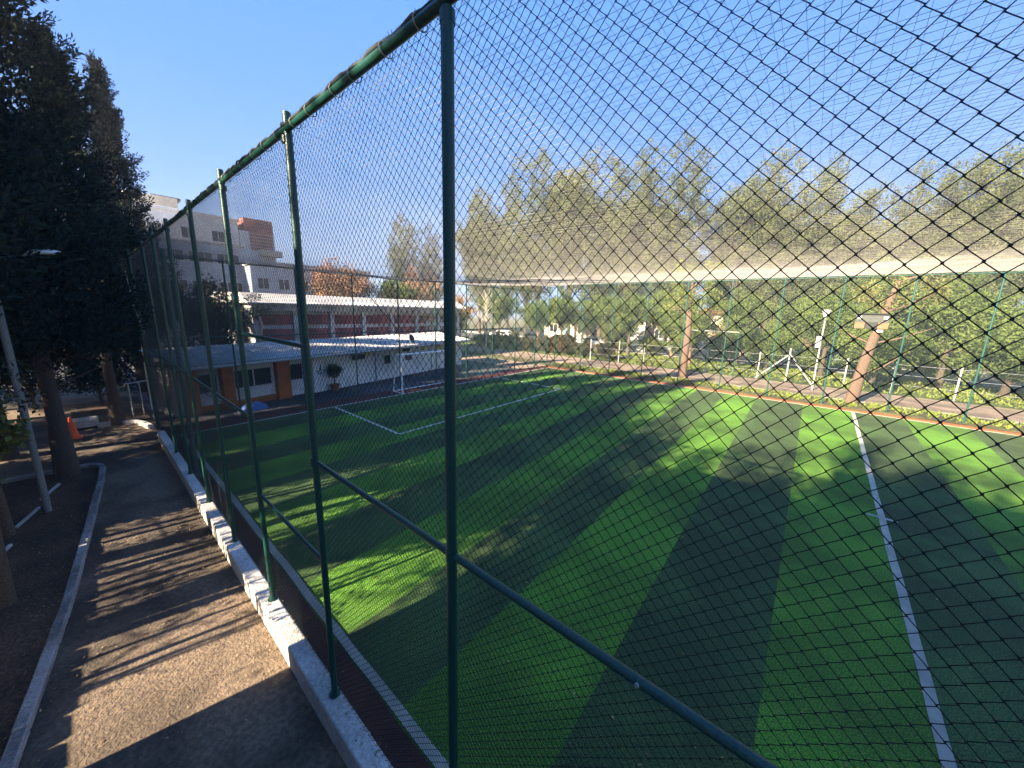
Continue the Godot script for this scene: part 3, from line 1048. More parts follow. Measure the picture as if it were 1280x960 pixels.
func apartments() -> void:
	# pale tall block far behind the corner
	var t := thing("apartment_block", "tall pale apartment block with a blank gable and a red panelled corner", "building", Vector3(0, 0, -60))
	obj("wall", one_box(Vector3(8.2, 7.4, -5), Vector3(13.4, 14.8, 10), 0.05), M.pale_facade, t)
	obj("parapet", one_box(Vector3(8.2, 14.95, -5), Vector3(13.7, 0.34, 10.3), 0.03), M.pale_facade, t)
	obj("roof_house", one_box(Vector3(7.3, 15.9, -5), Vector3(4.6, 1.6, 5.0), 0.03), M.cream, t)
	obj("roof_house_cap", one_box(Vector3(8.8, 16.85, -5), Vector3(2.6, 0.3, 3.0), 0.02), M.dark, t)
	obj("corner_wall", one_box(Vector3(16.95, 6.9, -4.5), Vector3(4.0, 13.8, 9), 0.04), M.pale_facade, t)
	for k in 9:
		obj("red_panel", one_box(Vector3(17.4, 11.7 + k * 0.42, 0.03), Vector3(2.7, 0.34, 0.1), 0.01), M.brick_red, t)
	obj("corner_cap", one_box(Vector3(17.3, 14.7, -4.5), Vector3(3.4, 1.7, 8.4), 0.04), M.brick_red, t)
	for k in 4:
		window(t, Vector3(4.0 + k * 2.9, 12.6, 0.0), 1.3, 1.3, Basis(), 2, 0.1)
		window(t, Vector3(4.0 + k * 2.9, 9.6, 0.0), 1.3, 1.3, Basis(), 2, 0.1)
	obj("balcony", one_box(Vector3(18.2, 11.2, 0.5), Vector3(2.6, 0.8, 1.0), 0.03), M.cream, t)
	# blue grey slab in front
	var b := thing("office_slab", "blue grey slab building with long ribbon windows below the pale apartment block", "building", Vector3(0, 0, -50))
	obj("wall", one_box(Vector3(6.6, 5.2, -4), Vector3(12.0, 10.4, 8), 0.03), M.blue_facade, b)
	obj("roof", one_box(Vector3(6.6, 10.5, -4), Vector3(12.3, 0.22, 8.3), 0.02), M.concrete, b)
	for k in 3:
		for j in 5:
			window(b, Vector3(2.0 + j * 2.3, 9.0 - k * 2.9, 0.0), 2.0, 1.1, Basis(), 3, 0.08)
	var c := thing("pale_annex", "low pale blue annex with a flat roof behind the red panelled hall", "building", Vector3(0, 0, -47))
	obj("wall", one_box(Vector3(16.4, 4.2, -3), Vector3(8.2, 8.4, 6), 0.03), M.blue_facade, c)
	obj("roof", one_box(Vector3(16.4, 8.5, -3), Vector3(8.5, 0.2, 6.3), 0.02), M.concrete, c)
	for j in 4:
		window(c, Vector3(13.4 + j * 2.0, 6.6, 0.0), 1.1, 1.2, Basis(), 2, 0.08)
	var d := thing("grey_roofed_block", "long grey block on the skyline between the red corner and the autumn trees", "building", Vector3(0, 0, -75))
	obj("wall", one_box(Vector3(31, 5.6, -5), Vector3(20, 11.4, 9), 0.03), M.pale_facade, d)
	obj("roof", one_box(Vector3(31, 11.5, -5), Vector3(20.6, 0.5, 9.6), 0.03), M.sheet, d)
	for j in 7:
		window(d, Vector3(23 + j * 2.7, 9.2, -0.5), 1.4, 1.4, Basis(), 2, 0.08)

	# houses beyond the street
	house("cream_house", "cream house with a turquoise door seen between the tree trunks left of the corner", Vector3(53, 0, -33), 0.35, 8.0, 3.4, 6.0, M.cream, M.tile, true)
	house("white_house", "white house with outside steps behind the dark trunk beyond the street", Vector3(53, 0, -20), 0.1, 7.0, 4.6, 6.0, M.limewash, M.concrete, false)
	house("orange_roofed_house", "house with a bright orange tiled roof in the gap between the tall trees", Vector3(66, 0, -8.0), 0.2, 9.0, 7.3, 8.0, M.cream, M.tile, false)
	house("peach_house", "peach coloured house half hidden by low pines beyond the street", Vector3(55, 0, -11), 0.0, 6.0, 4.6, 6.0, M.cream, M.tile, false)
	house("grey_flat_house", "grey house with a dark flat roof edge rising above the trees on the right", Vector3(63, 0, 8.2), 0.25, 5.0, 14.6, 8.0, M.blue_facade, M.dark, false)
	house("yellowish_house", "yellowish house top showing between the treetops right of the gap", Vector3(66, 0, 1.0), 0.1, 3.2, 13.6, 6.0, M.cream, M.concrete, false)

func house(called: String, label: String, at: Vector3, turn: float, w: float, h: float, d: float, wall: Material, roof: Material, turquoise: bool) -> void:
	var t := thing(called, label, "house", at, -PI / 2 + turn)
	obj("wall", one_box(Vector3(0, h / 2, -d / 2), Vector3(w, h, d), 0.02), wall, t)
	if roof == M.tile:
		var g := Geo.new()
		g.prism(PackedVector2Array([Vector2(-w / 2 - 0.4, h), Vector2(w / 2 + 0.4, h), Vector2(w / 2 + 0.4, h + 0.15), Vector2(0, h + w * 0.2), Vector2(-w / 2 - 0.4, h + 0.15)]), -d - 0.4, 0.4)
		obj("roof", g, roof, t)
	else:
		obj("roof", one_box(Vector3(0, h + 0.15, -d / 2), Vector3(w + 0.5, 0.3, d + 0.5), 0.03), roof, t)
	var floors := maxi(1, int(h / 3.0))
	for k in floors:
		for j in 3:
			if k == 0 and j == 1:
				continue
			window(t, Vector3((j - 1) * w * 0.3, 1.7 + k * 3.0, 0.0), w * 0.17, 1.3, Basis(), 2, 0.09)
	var dm: Material = flat_mat(lin(0.05, 0.42, 0.4), 0.5) if turquoise else M.wood
	var dr := obj("door", one_box(Vector3(0, 1.05, 0.01), Vector3(0.95, 2.1, 0.08), 0.01), dm, t)
	obj("handle", one_box(Vector3(0.36, 1.05, 0.07), Vector3(0.04, 0.16, 0.05), 0.005), M.grey_metal, dr)
	if called == "white_house":
		for k in 8:
			obj("step", one_box(Vector3(-2.0 + k * 0.35, 0.1 + k * 0.22, 0.9), Vector3(0.36, 0.2 + k * 0.44, 1.2), 0.01), M.limewash, t)

# ---------------------------------------------------------------- left of the path
func left_side() -> void:
	# street lamp that reaches in from the left
	var l := thing("street_lamp", "grey street lamp post in the planting bed with a white head on a long arm", "street lamp", Vector3(-1.0, -0.1, -12.1))
	obj("post", post_shape(0.055, 0.0, 5.1), M.lamp_grey, l)
	var arm := Geo.new()
	arm.tube([Vector3(0, 5.05, 0), Vector3(0.18, 5.22, 0.02), Vector3(0.55, 5.36, 0.05)], [0.03, 0.028, 0.026], 8)
	obj("arm", arm, M.grey_metal, l)
	var hd := Geo.new()
	var prof := []
	for i in 8:
		var s := i / 7.0
		prof.append([0.5 + s * 0.42, 0.115 * pow(sin(PI * (0.14 + 0.8 * s)), 0.7), 0.075 * pow(sin(PI * (0.16 + 0.76 * s)), 0.6)])
	for i in 7:
		for j in 10:
			var a0 := PI * j / 10.0
			var a1 := PI * (j + 1) / 10.0
			var q := []
			for e in [[i, a0], [i, a1], [i + 1, a1], [i + 1, a0]]:
				var pr: Array = prof[e[0]]
				q.append(Vector3(pr[0], 5.36 + (pr[0] - 0.5) * 0.12 + pr[2] * sin(e[1]), 0.05 + pr[1] * cos(e[1])))
			hd.quad(q[0], q[1], q[2], q[3])
	obj("lamp_head", hd, M.lamp_shell, l)
	var gl := Geo.new()
	gl.box(Vector3(0.72, 5.375, 0.05), Vector3(0.36, 0.03, 0.17), 0.012, Basis(Vector3(0, 0, 1), 0.12))
	obj("lamp_cover", gl, M.lamp_glass, l)

	# traffic cone and the painted kerb of the planter behind it
	var c := thing("traffic_cone", "orange traffic cone at the end of the path by the white block", "cone", Vector3(-0.66, -0.06, -18.1))
	var cg := Geo.new()
	cg.lathe(Vector3.ZERO, [[0.0, 0.72], [0.03, 0.72], [0.04, 0.7], [0.135, 0.06], [0.15, 0.03]], 20)
	obj("body", cg, M.cone, c)
	obj("foot", one_box(Vector3(0, 0.02, 0), Vector3(0.38, 0.04, 0.38), 0.012), M.cone, c)
	var pl := thing("planter_kerb", "white painted kerb round the planter under the middle cypress", "kerb")
	obj("kerb_block", one_box(Vector3(-0.42, 0.1, -19.45), Vector3(0.7, 0.34, 0.5), 0.03), M.limewash, pl)
	var kp := [Vector3(-0.1, 0, -19.2), Vector3(0.45, 0, -19.12), Vector3(0.8, 0, -18.85), Vector3(1.0, 0, -18.35), Vector3(1.12, 0, -17.7)]
	for i in kp.size() - 1:
		var a: Vector3 = kp[i]
		var b: Vector3 = kp[i + 1]
		var dir := (b - a).normalized()
		obj("kerb_stone", one_box((a + b) * 0.5 + Vector3.UP * 0.01, Vector3(0.15, 0.18, a.distance_to(b) + 0.03), 0.02, Basis(Vector3(-dir.z, 0, dir.x), Vector3.UP, dir)), M.limewash, pl)
	var bed := sheet("planter_soil", -0.75, 1.25, -24, -19.2, 0.0, M.soil, 0.2)
	bed.set_meta("kind", "structure")
	# pale pipe railing at the end of the path
	var r := thing("pipe_railing", "pale pipe railing with upright bars under the cypress at the end of the path", "railing", Vector3(0.72, -0.06, -19.9), 0.12)
	obj("top_bar", one_bar(Vector3(0, 1.35, 0), Vector3(1.35, 1.45, 0), 0.025), M.grey_metal, r)
	for k in 5:
		obj("upright", one_bar(Vector3(0.12 + k * 0.3, 0, 0), Vector3(0.12 + k * 0.3, 1.37 + k * 0.02, 0), 0.018), M.grey_metal, r)
	# cable that hangs down at the fence end
	var cb := Geo.new()
	cb.tube([Vector3(1.1, 5.3, -16.8), Vector3(1.15, 4.2, -16.85), Vector3(1.3, 3.4, -16.8), Vector3(1.34, 2.4, -16.9), Vector3(1.36, 1.4, -17.0)], [0.014, 0.014, 0.014, 0.014, 0.014], 6)
	tag(obj("hanging_cable", cb, M.grey_metal, self), "thin grey cable hanging down beside the far end of the near fence", "cable")
	# white edging stakes lying along the bed
	for s in [[-1.25, -11.9, "near the lamp post"], [-1.0, -13.2, "by the leaning cypress trunk"], [-1.5, -10.3, "closest to the sunlit yard"]]:
		var g := Geo.new()
		g.box(Vector3.ZERO, Vector3(0.05, 0.05, 0.75), 0.008)
		var o := obj("edging_stake", g, M.limewash, self)
		o.position = Vector3(s[0], -0.02, s[1])
		o.rotation = Vector3(0.06, -0.35, 0.0)
		tag(o, "white edging stake lying in the planting bed %s" % s[2], "stake", "white stakes in the planting bed")
	# red rail by the sunlit yard
	var rr := thing("yard_rail", "low rust red metal rail standing on the sunlit yard left of the bed", "railing", Vector3(-2.35, -0.1, -12.6))
	obj("top_bar", one_bar(Vector3(0, 0.55, 0), Vector3(0.2, 0.55, 2.4), 0.03), M.rust, rr)
	obj("bottom_bar", one_bar(Vector3(0, 0.25, 0), Vector3(0.2, 0.25, 2.4), 0.025), M.rust, rr)
	for k in 4:
		obj("upright", one_bar(Vector3(0.067 * k, 0, 0.8 * k), Vector3(0.067 * k, 0.55, 0.8 * k), 0.025), M.rust, rr)
	# long cream wall across the end of the side street
	var w := thing("street_wall", "long cream wall across the end of the side street behind the trunks", "wall", Vector3(-5, 0, -46))
	obj("wall", one_box(Vector3(0, 1.0, 0), Vector3(13, 2.2, 0.3), 0.02), M.cream, w)
	obj("coping", one_box(Vector3(0, 2.15, 0), Vector3(13.2, 0.1, 0.42), 0.02), M.limewash, w)

func left_trees() -> void:
	var c0 := Color(0.008, 0.013, 0.010)
	var c1 := Color(0.032, 0.042, 0.03)
	var a := cypress_meshes(14.0, 2.7, 2.45, 800, 101, c0, c1, 0.98)
	var b := cypress_meshes(12.2, 3.1, 2.2, 600, 102, c0, c1, 0.95)
	var g := "dark cypresses along the path"
	tree("cypress_tree", a, "huge dark cypress with a thick leaning trunk at the kerb corner of the path", "tree", Vector3(-0.75, -0.08, -14.4), 0.4, 1.22, g, 0.82)
	tree("cypress_tree", b, "dark cypress with a pale grey trunk standing in the planter past the cone", "tree", Vector3(0.38, -0.05, -19.2), 1.9, 1.0, g)
	tree("cypress_tree", a, "dark cypress behind the lamp post, second from the kerb corner", "tree", Vector3(-1.9, -0.1, -17.0), 2.2, 1.12, g)
	tree("cypress_tree", b, "dark cypress with a slim trunk in the bed left of the lamp post", "tree", Vector3(-2.0, -0.1, -12.2), 3.6, 1.25, g, 0.85)
	tree("cypress_tree", a, "dark cypress beyond the side street left of the white block", "tree", Vector3(-2.6, -0.1, -22.5), 4.4, 0.9, g)
	tree("cypress_tree", b, "dark cypress with a thin pale sunlit tip rising above the end of the near fence", "tree", Vector3(1.75, -0.05, -24.0), 0.9, 1.13, g, 0.72)
	var hp := broad_meshes(14.0, 6.6, 3.4, 190, 151, c0 * 1.3, c1 * 1.3, M.bark, 0.15, 0.026, 78, 0.54, Vector3.ZERO, 0.2)
	# the row beyond the left edge that shades the pitch
	rng.seed = 77
	var row := [[-4.6, -17.5, 1.0], [-4.9, -13.0, 0.98], [-12.6, -3.2, 1.12], [-13.0, 0.6, 1.1], [-12.8, 4.6, 1.16], [-13.4, 8.4, 1.0], [-8.0, -22.0, 0.95], [-7.2, -15.4, 0.9], [-6.5, -25.5, 1.0], [-8.5, -29.5, 1.05], [-6.0, -33.0, 0.95], [-4.8, -28.8, 0.9]]
	for i in row.size():
		var e: Array = row[i]
		tree("cypress_tree" if e[0] > -10 else "high_pine", hp if e[0] < -10 else (a if i % 2 else b), "dark conifer of the row left of the path, %s" % ["beside the bed near the lamp", "behind the lamp post tree", "first behind the school wing", "second behind the school wing", "third behind the school wing", "fourth behind the school wing", "far down the side street", "in the middle of the yard", "first along the side street", "second along the side street", "third along the side street", "nearest the side street"][i], "tree", Vector3(e[0], -0.1, e[1]), rnd(0, TAU), e[2], g if e[0] > -10 else "", rnd(1.0, 1.25))
	tree("high_pine", hp, "tall pine with a bare trunk at the far corner of the yard", "tree", Vector3(-9.0, -0.1, -11.0), 0.3, 1.0)
	tree("high_pine", hp, "tall pine with a bare trunk on the yard next to the school wing", "tree", Vector3(-9.6, -0.1, -6.0), 2.3, 0.86, "", 1.2)
	tree("high_pine", hp, "tall pine with a bare trunk behind the low stone wall", "tree", Vector3(-6.2, -0.1, -11.8), 4.3, 0.95)
	var yw := thing("yard_wall", "rough low stone wall between the planting bed and the sunlit yard", "wall", Vector3(-2.8, -0.15, -5.4))
	rng.seed = 160
	for k in 26:
		obj("stone", one_box(Vector3(-0.05 + k * 0.0225 + rnd(-0.02, 0.02), 0.58 + rnd(-0.03, 0.03), -0.18 - k * 0.36), Vector3(0.24, 1.16, 0.345), 0.03), M.kerb, yw)
	tree("high_pine", hp, "tall pine with a bare trunk between the two yard pines", "tree", Vector3(-10.8, -0.1, -9.4), 5.1, 0.96)
	tree("high_pine", hp, "tall pine with a bare trunk standing nearest the young trees", "tree", Vector3(-7.7, -0.1, -8.6), 0.9, 0.8, "", 1.25)
	for e in [[-4.2, -12.0, "right behind the lamp post"], [-4.4, -14.6, "third behind the lamp post"], [-5.2, -13.9, "behind the lamp post cypress"], [-5.6, -16.2, "in the yard's far corner"], [-4.8, -19.0, "by the side street"], [-1.7, -24.2, "under the cypresses past the white block"], [-3.4, -26.0, "at the bend of the side street"], [0.1, -23.0, "in the planter behind the pale trunk"]]:
		var sh := broad_meshes(3.2, 0.2, 1.5, 70, 152, c0 * 1.3, c1 * 1.3, M.bark, 0.14, 0.03, 90, 0.4, Vector3.ZERO, 0.06)
		shrub("dark_shrub", sh, "dark dense shrub, %s" % e[2], Vector3(e[0], -0.1, e[1]), e[0], 1.0)
	# bare young trunks in the bed: their shadows stripe the path
	var thin := "slim young trees in the planting bed"
	var t := [[-1.45, -11.3, 0.075], [-1.28, -8.65, 0.08], [-2.4, -10.1, 0.05], [-2.9, -9.3, 0.06], [-3.4, -8.3, 0.045], [-2.6, -7.4, 0.05], [-3.1, -6.7, 0.04], [-3.8, -11.2, 0.06], [-4.2, -7.7, 0.05], [-4.4, -9.9, 0.07], [-5.0, -8.9, 0.05], [-5.6, -7.9, 0.04], [-6.0, -10.4, 0.06], [-3.4, -10.6, 0.045], [-4.7, -6.9, 0.035], [-6.6, -9.2, 0.05], [-3.7, -9.0, 0.03], [-5.3, -10.0, 0.035], [-7.2, -8.4, 0.06], [-3.3, -7.1, 0.03], [-3.6, -7.9, 0.035], [-4.1, -8.4, 0.03], [-3.9, -9.6, 0.04], [-5.9, -9.4, 0.04], [-6.3, -7.3, 0.045], [-4.9, -11.0, 0.05], [-6.9, -10.3, 0.05]]
	var names := ["next to the lamp post", "nearest the left edge", "behind the nearest one", "third along the yard edge", "at the yard corner", "close to the school wing", "beside the school wing corner", "under the lamp post cypress", "standing alone on the yard", "under the big yard cypress", "far onto the yard", "by the bare trunked pine", "left of the bare trunked pine", "at the foot of the low stone wall", "in front of the school wing", "in the middle of the trunks", "thinnest of the trunks", "leaning at the yard middle", "at the edge of the trunk group", "close behind the low wall, thin", "close behind the low wall, crooked", "between two thicker trunks", "beside the yard rail", "near the yard pine", "in front of the school corner", "by the dark shrubs", "furthest onto the yard"]
	for i in t.size():
		var e: Array = t[i]
		rng.seed = 400 + i
		var gm := Geo.new()
		var lean := Vector3(rnd(-0.25, 0.1), 0, rnd(-0.2, 0.2))
		gm.tube([Vector3.ZERO, Vector3(0.02, 1.2, 0.01) + lean * 0.3, Vector3(0, 2.6, 0) + lean * 0.7, Vector3(0, 4.4, 0) + lean], [e[2] * 1.2, e[2], e[2] * 0.8, e[2] * 0.4], 8)
		for k in 4:
			var y := rnd(1.9, 3.9)
			gm.tube([lean * y / 4.4 + Vector3.UP * y, lean * y / 4.4 + Vector3(rnd(-0.8, 0.8), y + rnd(0.2, 0.7), rnd(-0.8, 0.8))], [e[2] * 0.35, e[2] * 0.1], 5)
		var lg := Geo.new()
		for k in 4:
			spray(lg, lean + Vector3(rnd(-0.9, 0.9), rnd(1.5, 4.6), rnd(-0.9, 0.9)), rdir(), rnd(0.2, 0.45), rnd(0.12, 0.26), 40, 0.11, 0.02, c0, c1 * 1.6, 0.3)
		var n := thing("young_tree", "slim young tree left of the path, %s" % names[i], "tree", Vector3(e[0], -0.08, e[1]), 0, thin)
		obj("trunk", gm, M.bark, n)
		stuffed(obj("crown", lg, M.dark_leaf, n))
	# a yellowish shrub by the left edge
	var s := broad_meshes(2.6, 0.5, 0.9, 46, 121, Color(0.03, 0.04, 0.012), Color(0.13, 0.14, 0.04), M.bark, 0.12, 0.03, 60, 0.24, Vector3.ZERO, 0.05)
	shrub("leafy_shrub", s, "loose yellow green shrub at the left edge beside the lamp post", Vector3(-1.75, -0.08, -11.4), 0.3, 1.2)
	# dark bushes behind the low building's left end
	var db := broad_meshes(6.0, 0.6, 2.2, 120, 131, Color(0.012, 0.018, 0.010), Color(0.05, 0.055, 0.03), M.bark, 0.17, 0.035, 90, 0.5)
	var dn := ["touching the end of the near fence", "behind the sheet metal roof", "with russet leaves left of the pale trunk", "lowest of the group beside the hall"]
	var dp := [[1.6, -25.5, 1.1], [4.6, -26.5, 1.05], [7.6, -30.0, 0.92], [2.5, -32, 1.2]]
	for i in dp.size():
		tree("dark_bush_tree", db, "dark dense bushy tree behind the low building, %s" % dn[i], "tree", Vector3(dp[i][0], -0.1, dp[i][1]), i * 1.7, dp[i][2], "dark bushy trees behind the low building")
	# pale forked trunk caught by the sun
	var pt := thing("pale_forked_tree", "bare pale forked trunk in sunlight at the left corner of the red panelled hall", "tree", Vector3(6.6, -0.05, -26.2))
	var pg := Geo.new()
	pg.tube([Vector3(0.5, 0, 0), Vector3(0.35, 2.2, 0), Vector3(0.0, 3.2, 0), Vector3(-0.35, 4.3, 0.1)], [0.16, 0.14, 0.12, 0.06], 9)
	pg.tube([Vector3(0.35, 2.2, 0), Vector3(0.5, 3.2, 0.1), Vector3(0.35, 4.2, 0.1)], [0.11, 0.09, 0.05], 8)
	pg.tube([Vector3(-0.15, 3.6, 0), Vector3(0.2, 4.3, -0.1)], [0.08, 0.04], 7)
	obj("trunk", pg, M.pale_bark, pt)
	rng.seed = 140
	var pl := Geo.new()
	for k in 16:
		spray(pl, Vector3(rnd(-0.9, 0.8), rnd(3.5, 4.9), rnd(-0.6, 0.6)), rdir(), 0.3, 0.22, 40, 0.12, 0.03, Color(0.03, 0.035, 0.02), Color(0.22, 0.2, 0.14), 0.2)
	stuffed(obj("crown", pl, M.leaf, pt))

func far_trees() -> void:
	var o0 := Color(0.026, 0.038, 0.014)
	var o1 := Color(0.115, 0.132, 0.052)
	var g0 := Color(0.03, 0.05, 0.011)
	var g1 := Color(0.115, 0.15, 0.042)
	var p1 := plume_meshes(20.0, 4.0, 4.8, 12, 201, o0, o1, M.bark)
	var p2 := broad_meshes(18.0, 4.5, 4.3, 330, 202, o0, o1, M.bark, 0.27, 0.044, 110, 0.9, Vector3.ZERO, 0.2)
	var p3 := plume_meshes(16.0, 3.0, 3.9, 8, 203, o0, o1, M.bark)
	var P := [p1, p2, p3]
	var H := [20.0, 18.0, 16.0]
	# x, z, height, which
	var row := [[50, -51, 25.0, 1, "leftmost of the row, low and bushy"], [49, -43, 25.8, 0, "second from the left, with a rounded head"], [45, -33.5, 26.0, 0, "third from the left, tallest left plume"],
		[46, -28.5, 25.5, 1, "fourth from the left with twin tops"], [46, -23.5, 23.5, 2, "fifth from the left, narrow"], [47, -20, 22.2, 1, "just left of the tallest narrow tree"],
		[48, -15.4, 24.6, 0, "tall narrow tree left of the sky gap"], [52, -8.4, 22.0, 1, "first right of the sky gap"], [51, -5.4, 21.6, 0, "with thin open tops right of the sky gap"],
		[51, -2.6, 19.0, 2, "thin top left of the yellowish house"], [52, -0.3, 17.8, 1, "below the yellowish house"], [52, 2.0, 17.0, 2, "right of the yellowish house"],
		[52, 4.5, 18.6, 0, "narrow top left of the grey flat house"], [53, 8.4, 18.4, 1, "right of the grey flat house"], [52, 9.4, 18.6, 2, "second from the right edge"], [52, 11.5, 19.4, 0, "at the right edge"], [56, 15.5, 18.0, 1, "past the right edge"],
		[58, -46, 21.0, 1, "behind the second from the left"], [57, -24, 19.0, 1, "set back behind the narrow fifth one"], [58, -19, 19.5, 0, "set back behind the tall narrow one"], [60, -6, 16.5, 1, "set back right of the sky gap"], [59, -1.5, 15.0, 1, "set back behind the thin top"], [60, 6.5, 13.0, 1, "low in front of the grey flat house"], [60, 12.5, 18.5, 1, "set back near the right edge"], [55, -55, 21.0, 2, "far left behind the row"], [62, -12.5, 17.0, 1, "behind the sky gap, low"], [57, -30, 22, 2, "set back behind the tallest left plume"]]
	for i in row.size():
		var e: Array = row[i]
		var k: int = e[3]
		tree("tall_pine", P[k], "tall olive feathery pine beyond the street, %s" % e[4], "tree", Vector3(e[0], 0, e[1]), i * 1.31, e[2] / H[k], "tall feathery pines beyond the street", 0.95)
	# two spires behind the hall, further off
	tree("tall_pine", p3, "distant feathery pine rising behind the hall roof, left of a pair", "tree", Vector3(43, 0, -66), 0.3, 1.38, "distant pines behind the hall", 0.9)
	tree("tall_pine", p1, "distant feathery pine rising behind the hall roof, right of a pair", "tree", Vector3(48, 0, -64), 2.3, 1.05, "distant pines behind the hall", 0.9)
	# lower bushy pines on the verge and by the street
	var b1 := broad_meshes(6.2, 1.5, 2.6, 150, 211, g0, g1, M.red_bark, 0.24, 0.04, 96, 0.6)
	var b2 := broad_meshes(7.0, 2.2, 2.3, 130, 212, g0, g1, M.bark, 0.24, 0.04, 96, 0.62)
	var b3 := broad_meshes(5.0, 0.5, 2.8, 170, 213, g0, g1, M.bark, 0.22, 0.04, 96, 0.6)
	var b4 := broad_meshes(6.0, 0.8, 2.5, 150, 214, Color(0.028, 0.042, 0.014), Color(0.11, 0.135, 0.045), M.bark, 0.2, 0.036, 96, 0.6)
	var b5 := broad_meshes(5.4, 0.3, 2.7, 160, 215, Color(0.05, 0.055, 0.018), Color(0.17, 0.165, 0.06), M.bark, 0.24, 0.034, 90, 0.62)
	var B := [b1, b2, b3, b4, b5]
	var low := [[36, -33, 1, 1.05, "above the hedge at the far corner"], [38, -28, 0, 1.0, "left of the dark trunk behind the corner"], [36.5, -23.5, 1, 1.0, "behind the corner post of the far fence"], [41.5, -20.5, 0, 1.15, "over the parked white car"],
		[37, -15.5, 1, 0.98, "beside the white steps"], [38.5, -11.5, 0, 0.95, "on the lit grass left of the reddish trunk"], [35.5, -9.0, 0, 0.8, "with two thin stems behind the reddish trunk"], [42, -6.5, 1, 1.0, "behind the goal-shaped white frame, left"],
		[37.5, -3.4, 2, 0.8, "left of the white lamp post"], [36.6, 0.2, 1, 0.92, "right of the white lamp post"], [43, -1.0, 0, 1.1, "beyond the street behind the white frame"], [35.2, 3.0, 2, 0.95, "behind the trunk with the box"],
		[37.5, 6.4, 1, 1.05, "right of the trunk with the box"], [35.8, 8.8, 2, 1.12, "bright and broad near the right edge"], [40, 11.8, 0, 1.2, "behind the bright broad one at right"], [36.5, 13.4, 2, 1.1, "last on the right"], [44, -14, 0, 1.25, "beyond the street by the white house"], [45, 3.5, 1, 1.3, "beyond the street behind the box"], [53, -30, 3, 1.0, "dark, by the turquoise door"], [51, -24, 4, 0.9, "low, left of the white steps"], [53.5, -15.5, 3, 1.15, "dark, right of the white house"], [50.8, -8.5, 4, 0.9, "olive, in front of the peach house"], [51, -3.5, 3, 0.95, "dark, across the street from the braced frame"], [51, 1.5, 4, 1.0, "olive, across the street from the lantern"], [51.5, 6.0, 3, 1.1, "dark, across the street from the box"], [51, 10.5, 4, 1.1, "olive, across the street at right"], [39.0, -18.0, 3, 0.7, "small and dark near the corner"], [40.0, -6.0, 3, 0.62, "small and dark behind the braced frame"], [39.5, 4.6, 3, 0.75, "small and dark behind the box"], [33.2, 10.6, 2, 0.8, "lowest, right at the track edge"]]
	for i in low.size():
		var e: Array = low[i]
		tree("bushy_pine", B[e[2]], "bright green bushy pine near the street, %s" % e[4], "tree", Vector3(e[0], 0, e[1]), i * 2.1, e[3], "bushy pines near the street")
	# autumn trees behind the hall and by the corner
	var r0 := Color(0.15, 0.085, 0.05)
	var r1 := Color(0.34, 0.21, 0.13)
	var a1 := broad_meshes(9.0, 2.5, 4.0, 190, 221, r0, r1, M.bark, 0.2, 0.05, 80, 0.75)
	var a2 := broad_meshes(7.0, 1.4, 2.2, 110, 222, Color(0.2, 0.1, 0.03), Color(0.4, 0.23, 0.08), M.bark, 0.16, 0.05, 80, 0.55)
	tree("autumn_tree", a1, "broad autumn tree with pinkish orange leaves above the hall roof", "tree", Vector3(20.5, 0, -45), 0.0, 1.12, "autumn trees behind the hall")
	tree("autumn_tree", a1, "autumn tree with pinkish leaves further right along the hall roof", "tree", Vector3(33, 0, -46), 2.0, 1.12, "autumn trees behind the hall")
	tree("autumn_tree", a2, "small bright orange tree just right of the hall's end", "tree", Vector3(28.6, 0, -32.5), 0.7, 0.9, "autumn trees behind the hall")
	tree("bushy_pine", b2, "dark green tree showing over the middle of the hall roof", "tree", Vector3(26.5, 0, -42), 0.7, 1.2, "bushy pines near the street")
	# bare branched pinkish tree next to the orange one
	rng.seed = 230
	var bare := thing("bare_tree", "bare reddish branched tree with a pale trunk at the end of the hall", "tree", Vector3(29.0, 0, -28.5))
	var bg := Geo.new()
	bg.tube([Vector3.ZERO, Vector3(0.05, 2, 0), Vector3(0, 4, 0), Vector3(0.1, 6.2, 0)], [0.09, 0.08, 0.06, 0.02], 8)
	for k in 40:
		var y := rnd(2.4, 5.6)
		var d := Vector3(rnd(-1, 1), rnd(0.5, 1.4), rnd(-1, 1)).normalized()
		var e := Vector3(0, y, 0) + d * rnd(0.7, 1.8)
		bg.tube([Vector3(0, y, 0), e], [0.025, 0.008], 5)
		for j in 3:
			bg.tube([Vector3(0, y, 0).lerp(e, rnd(0.4, 0.9)), e + Vector3(rnd(-0.5, 0.5), rnd(0, 0.6), rnd(-0.5, 0.5))], [0.01, 0.004], 4)
	obj("trunk", bg, M.pale_bark, bare)
	# hedge at the far corner
	var hb := broad_meshes(1.7, 0.1, 1.3, 70, 241, Color(0.02, 0.022, 0.010), Color(0.09, 0.07, 0.035), M.bark, 0.13, 0.035, 70, 0.32, Vector3.ZERO, 0.05)
	var vb := broad_meshes(2.2, 0.1, 1.5, 80, 242, Color(0.03, 0.045, 0.012), Color(0.11, 0.14, 0.04), M.bark, 0.15, 0.035, 70, 0.36, Vector3.ZERO, 0.05)
	var vn := ["left of the white steps", "beneath the pine by the parked van", "behind the reddish trunk", "left of the braced frame", "between frame and lantern", "behind the lantern post", "behind the leaning trunk", "right of the leaning trunk"]
	for i in 8:
		shrub("verge_shrub", vb, "green shrub at the street edge of the verge, %s" % vn[i], Vector3(39.6 - 0.4 * (i % 3), 0, -17.5 + i * 3.4), i * 1.9, 0.9 + 0.14 * (i % 4), "green shrubs along the street edge")
	var hn := ["next to the hall corner", "second from the hall", "third from the hall, russet", "in the middle of the hedge", "left of the corner post", "behind the corner post", "right of the corner post", "last before the lit grass"]
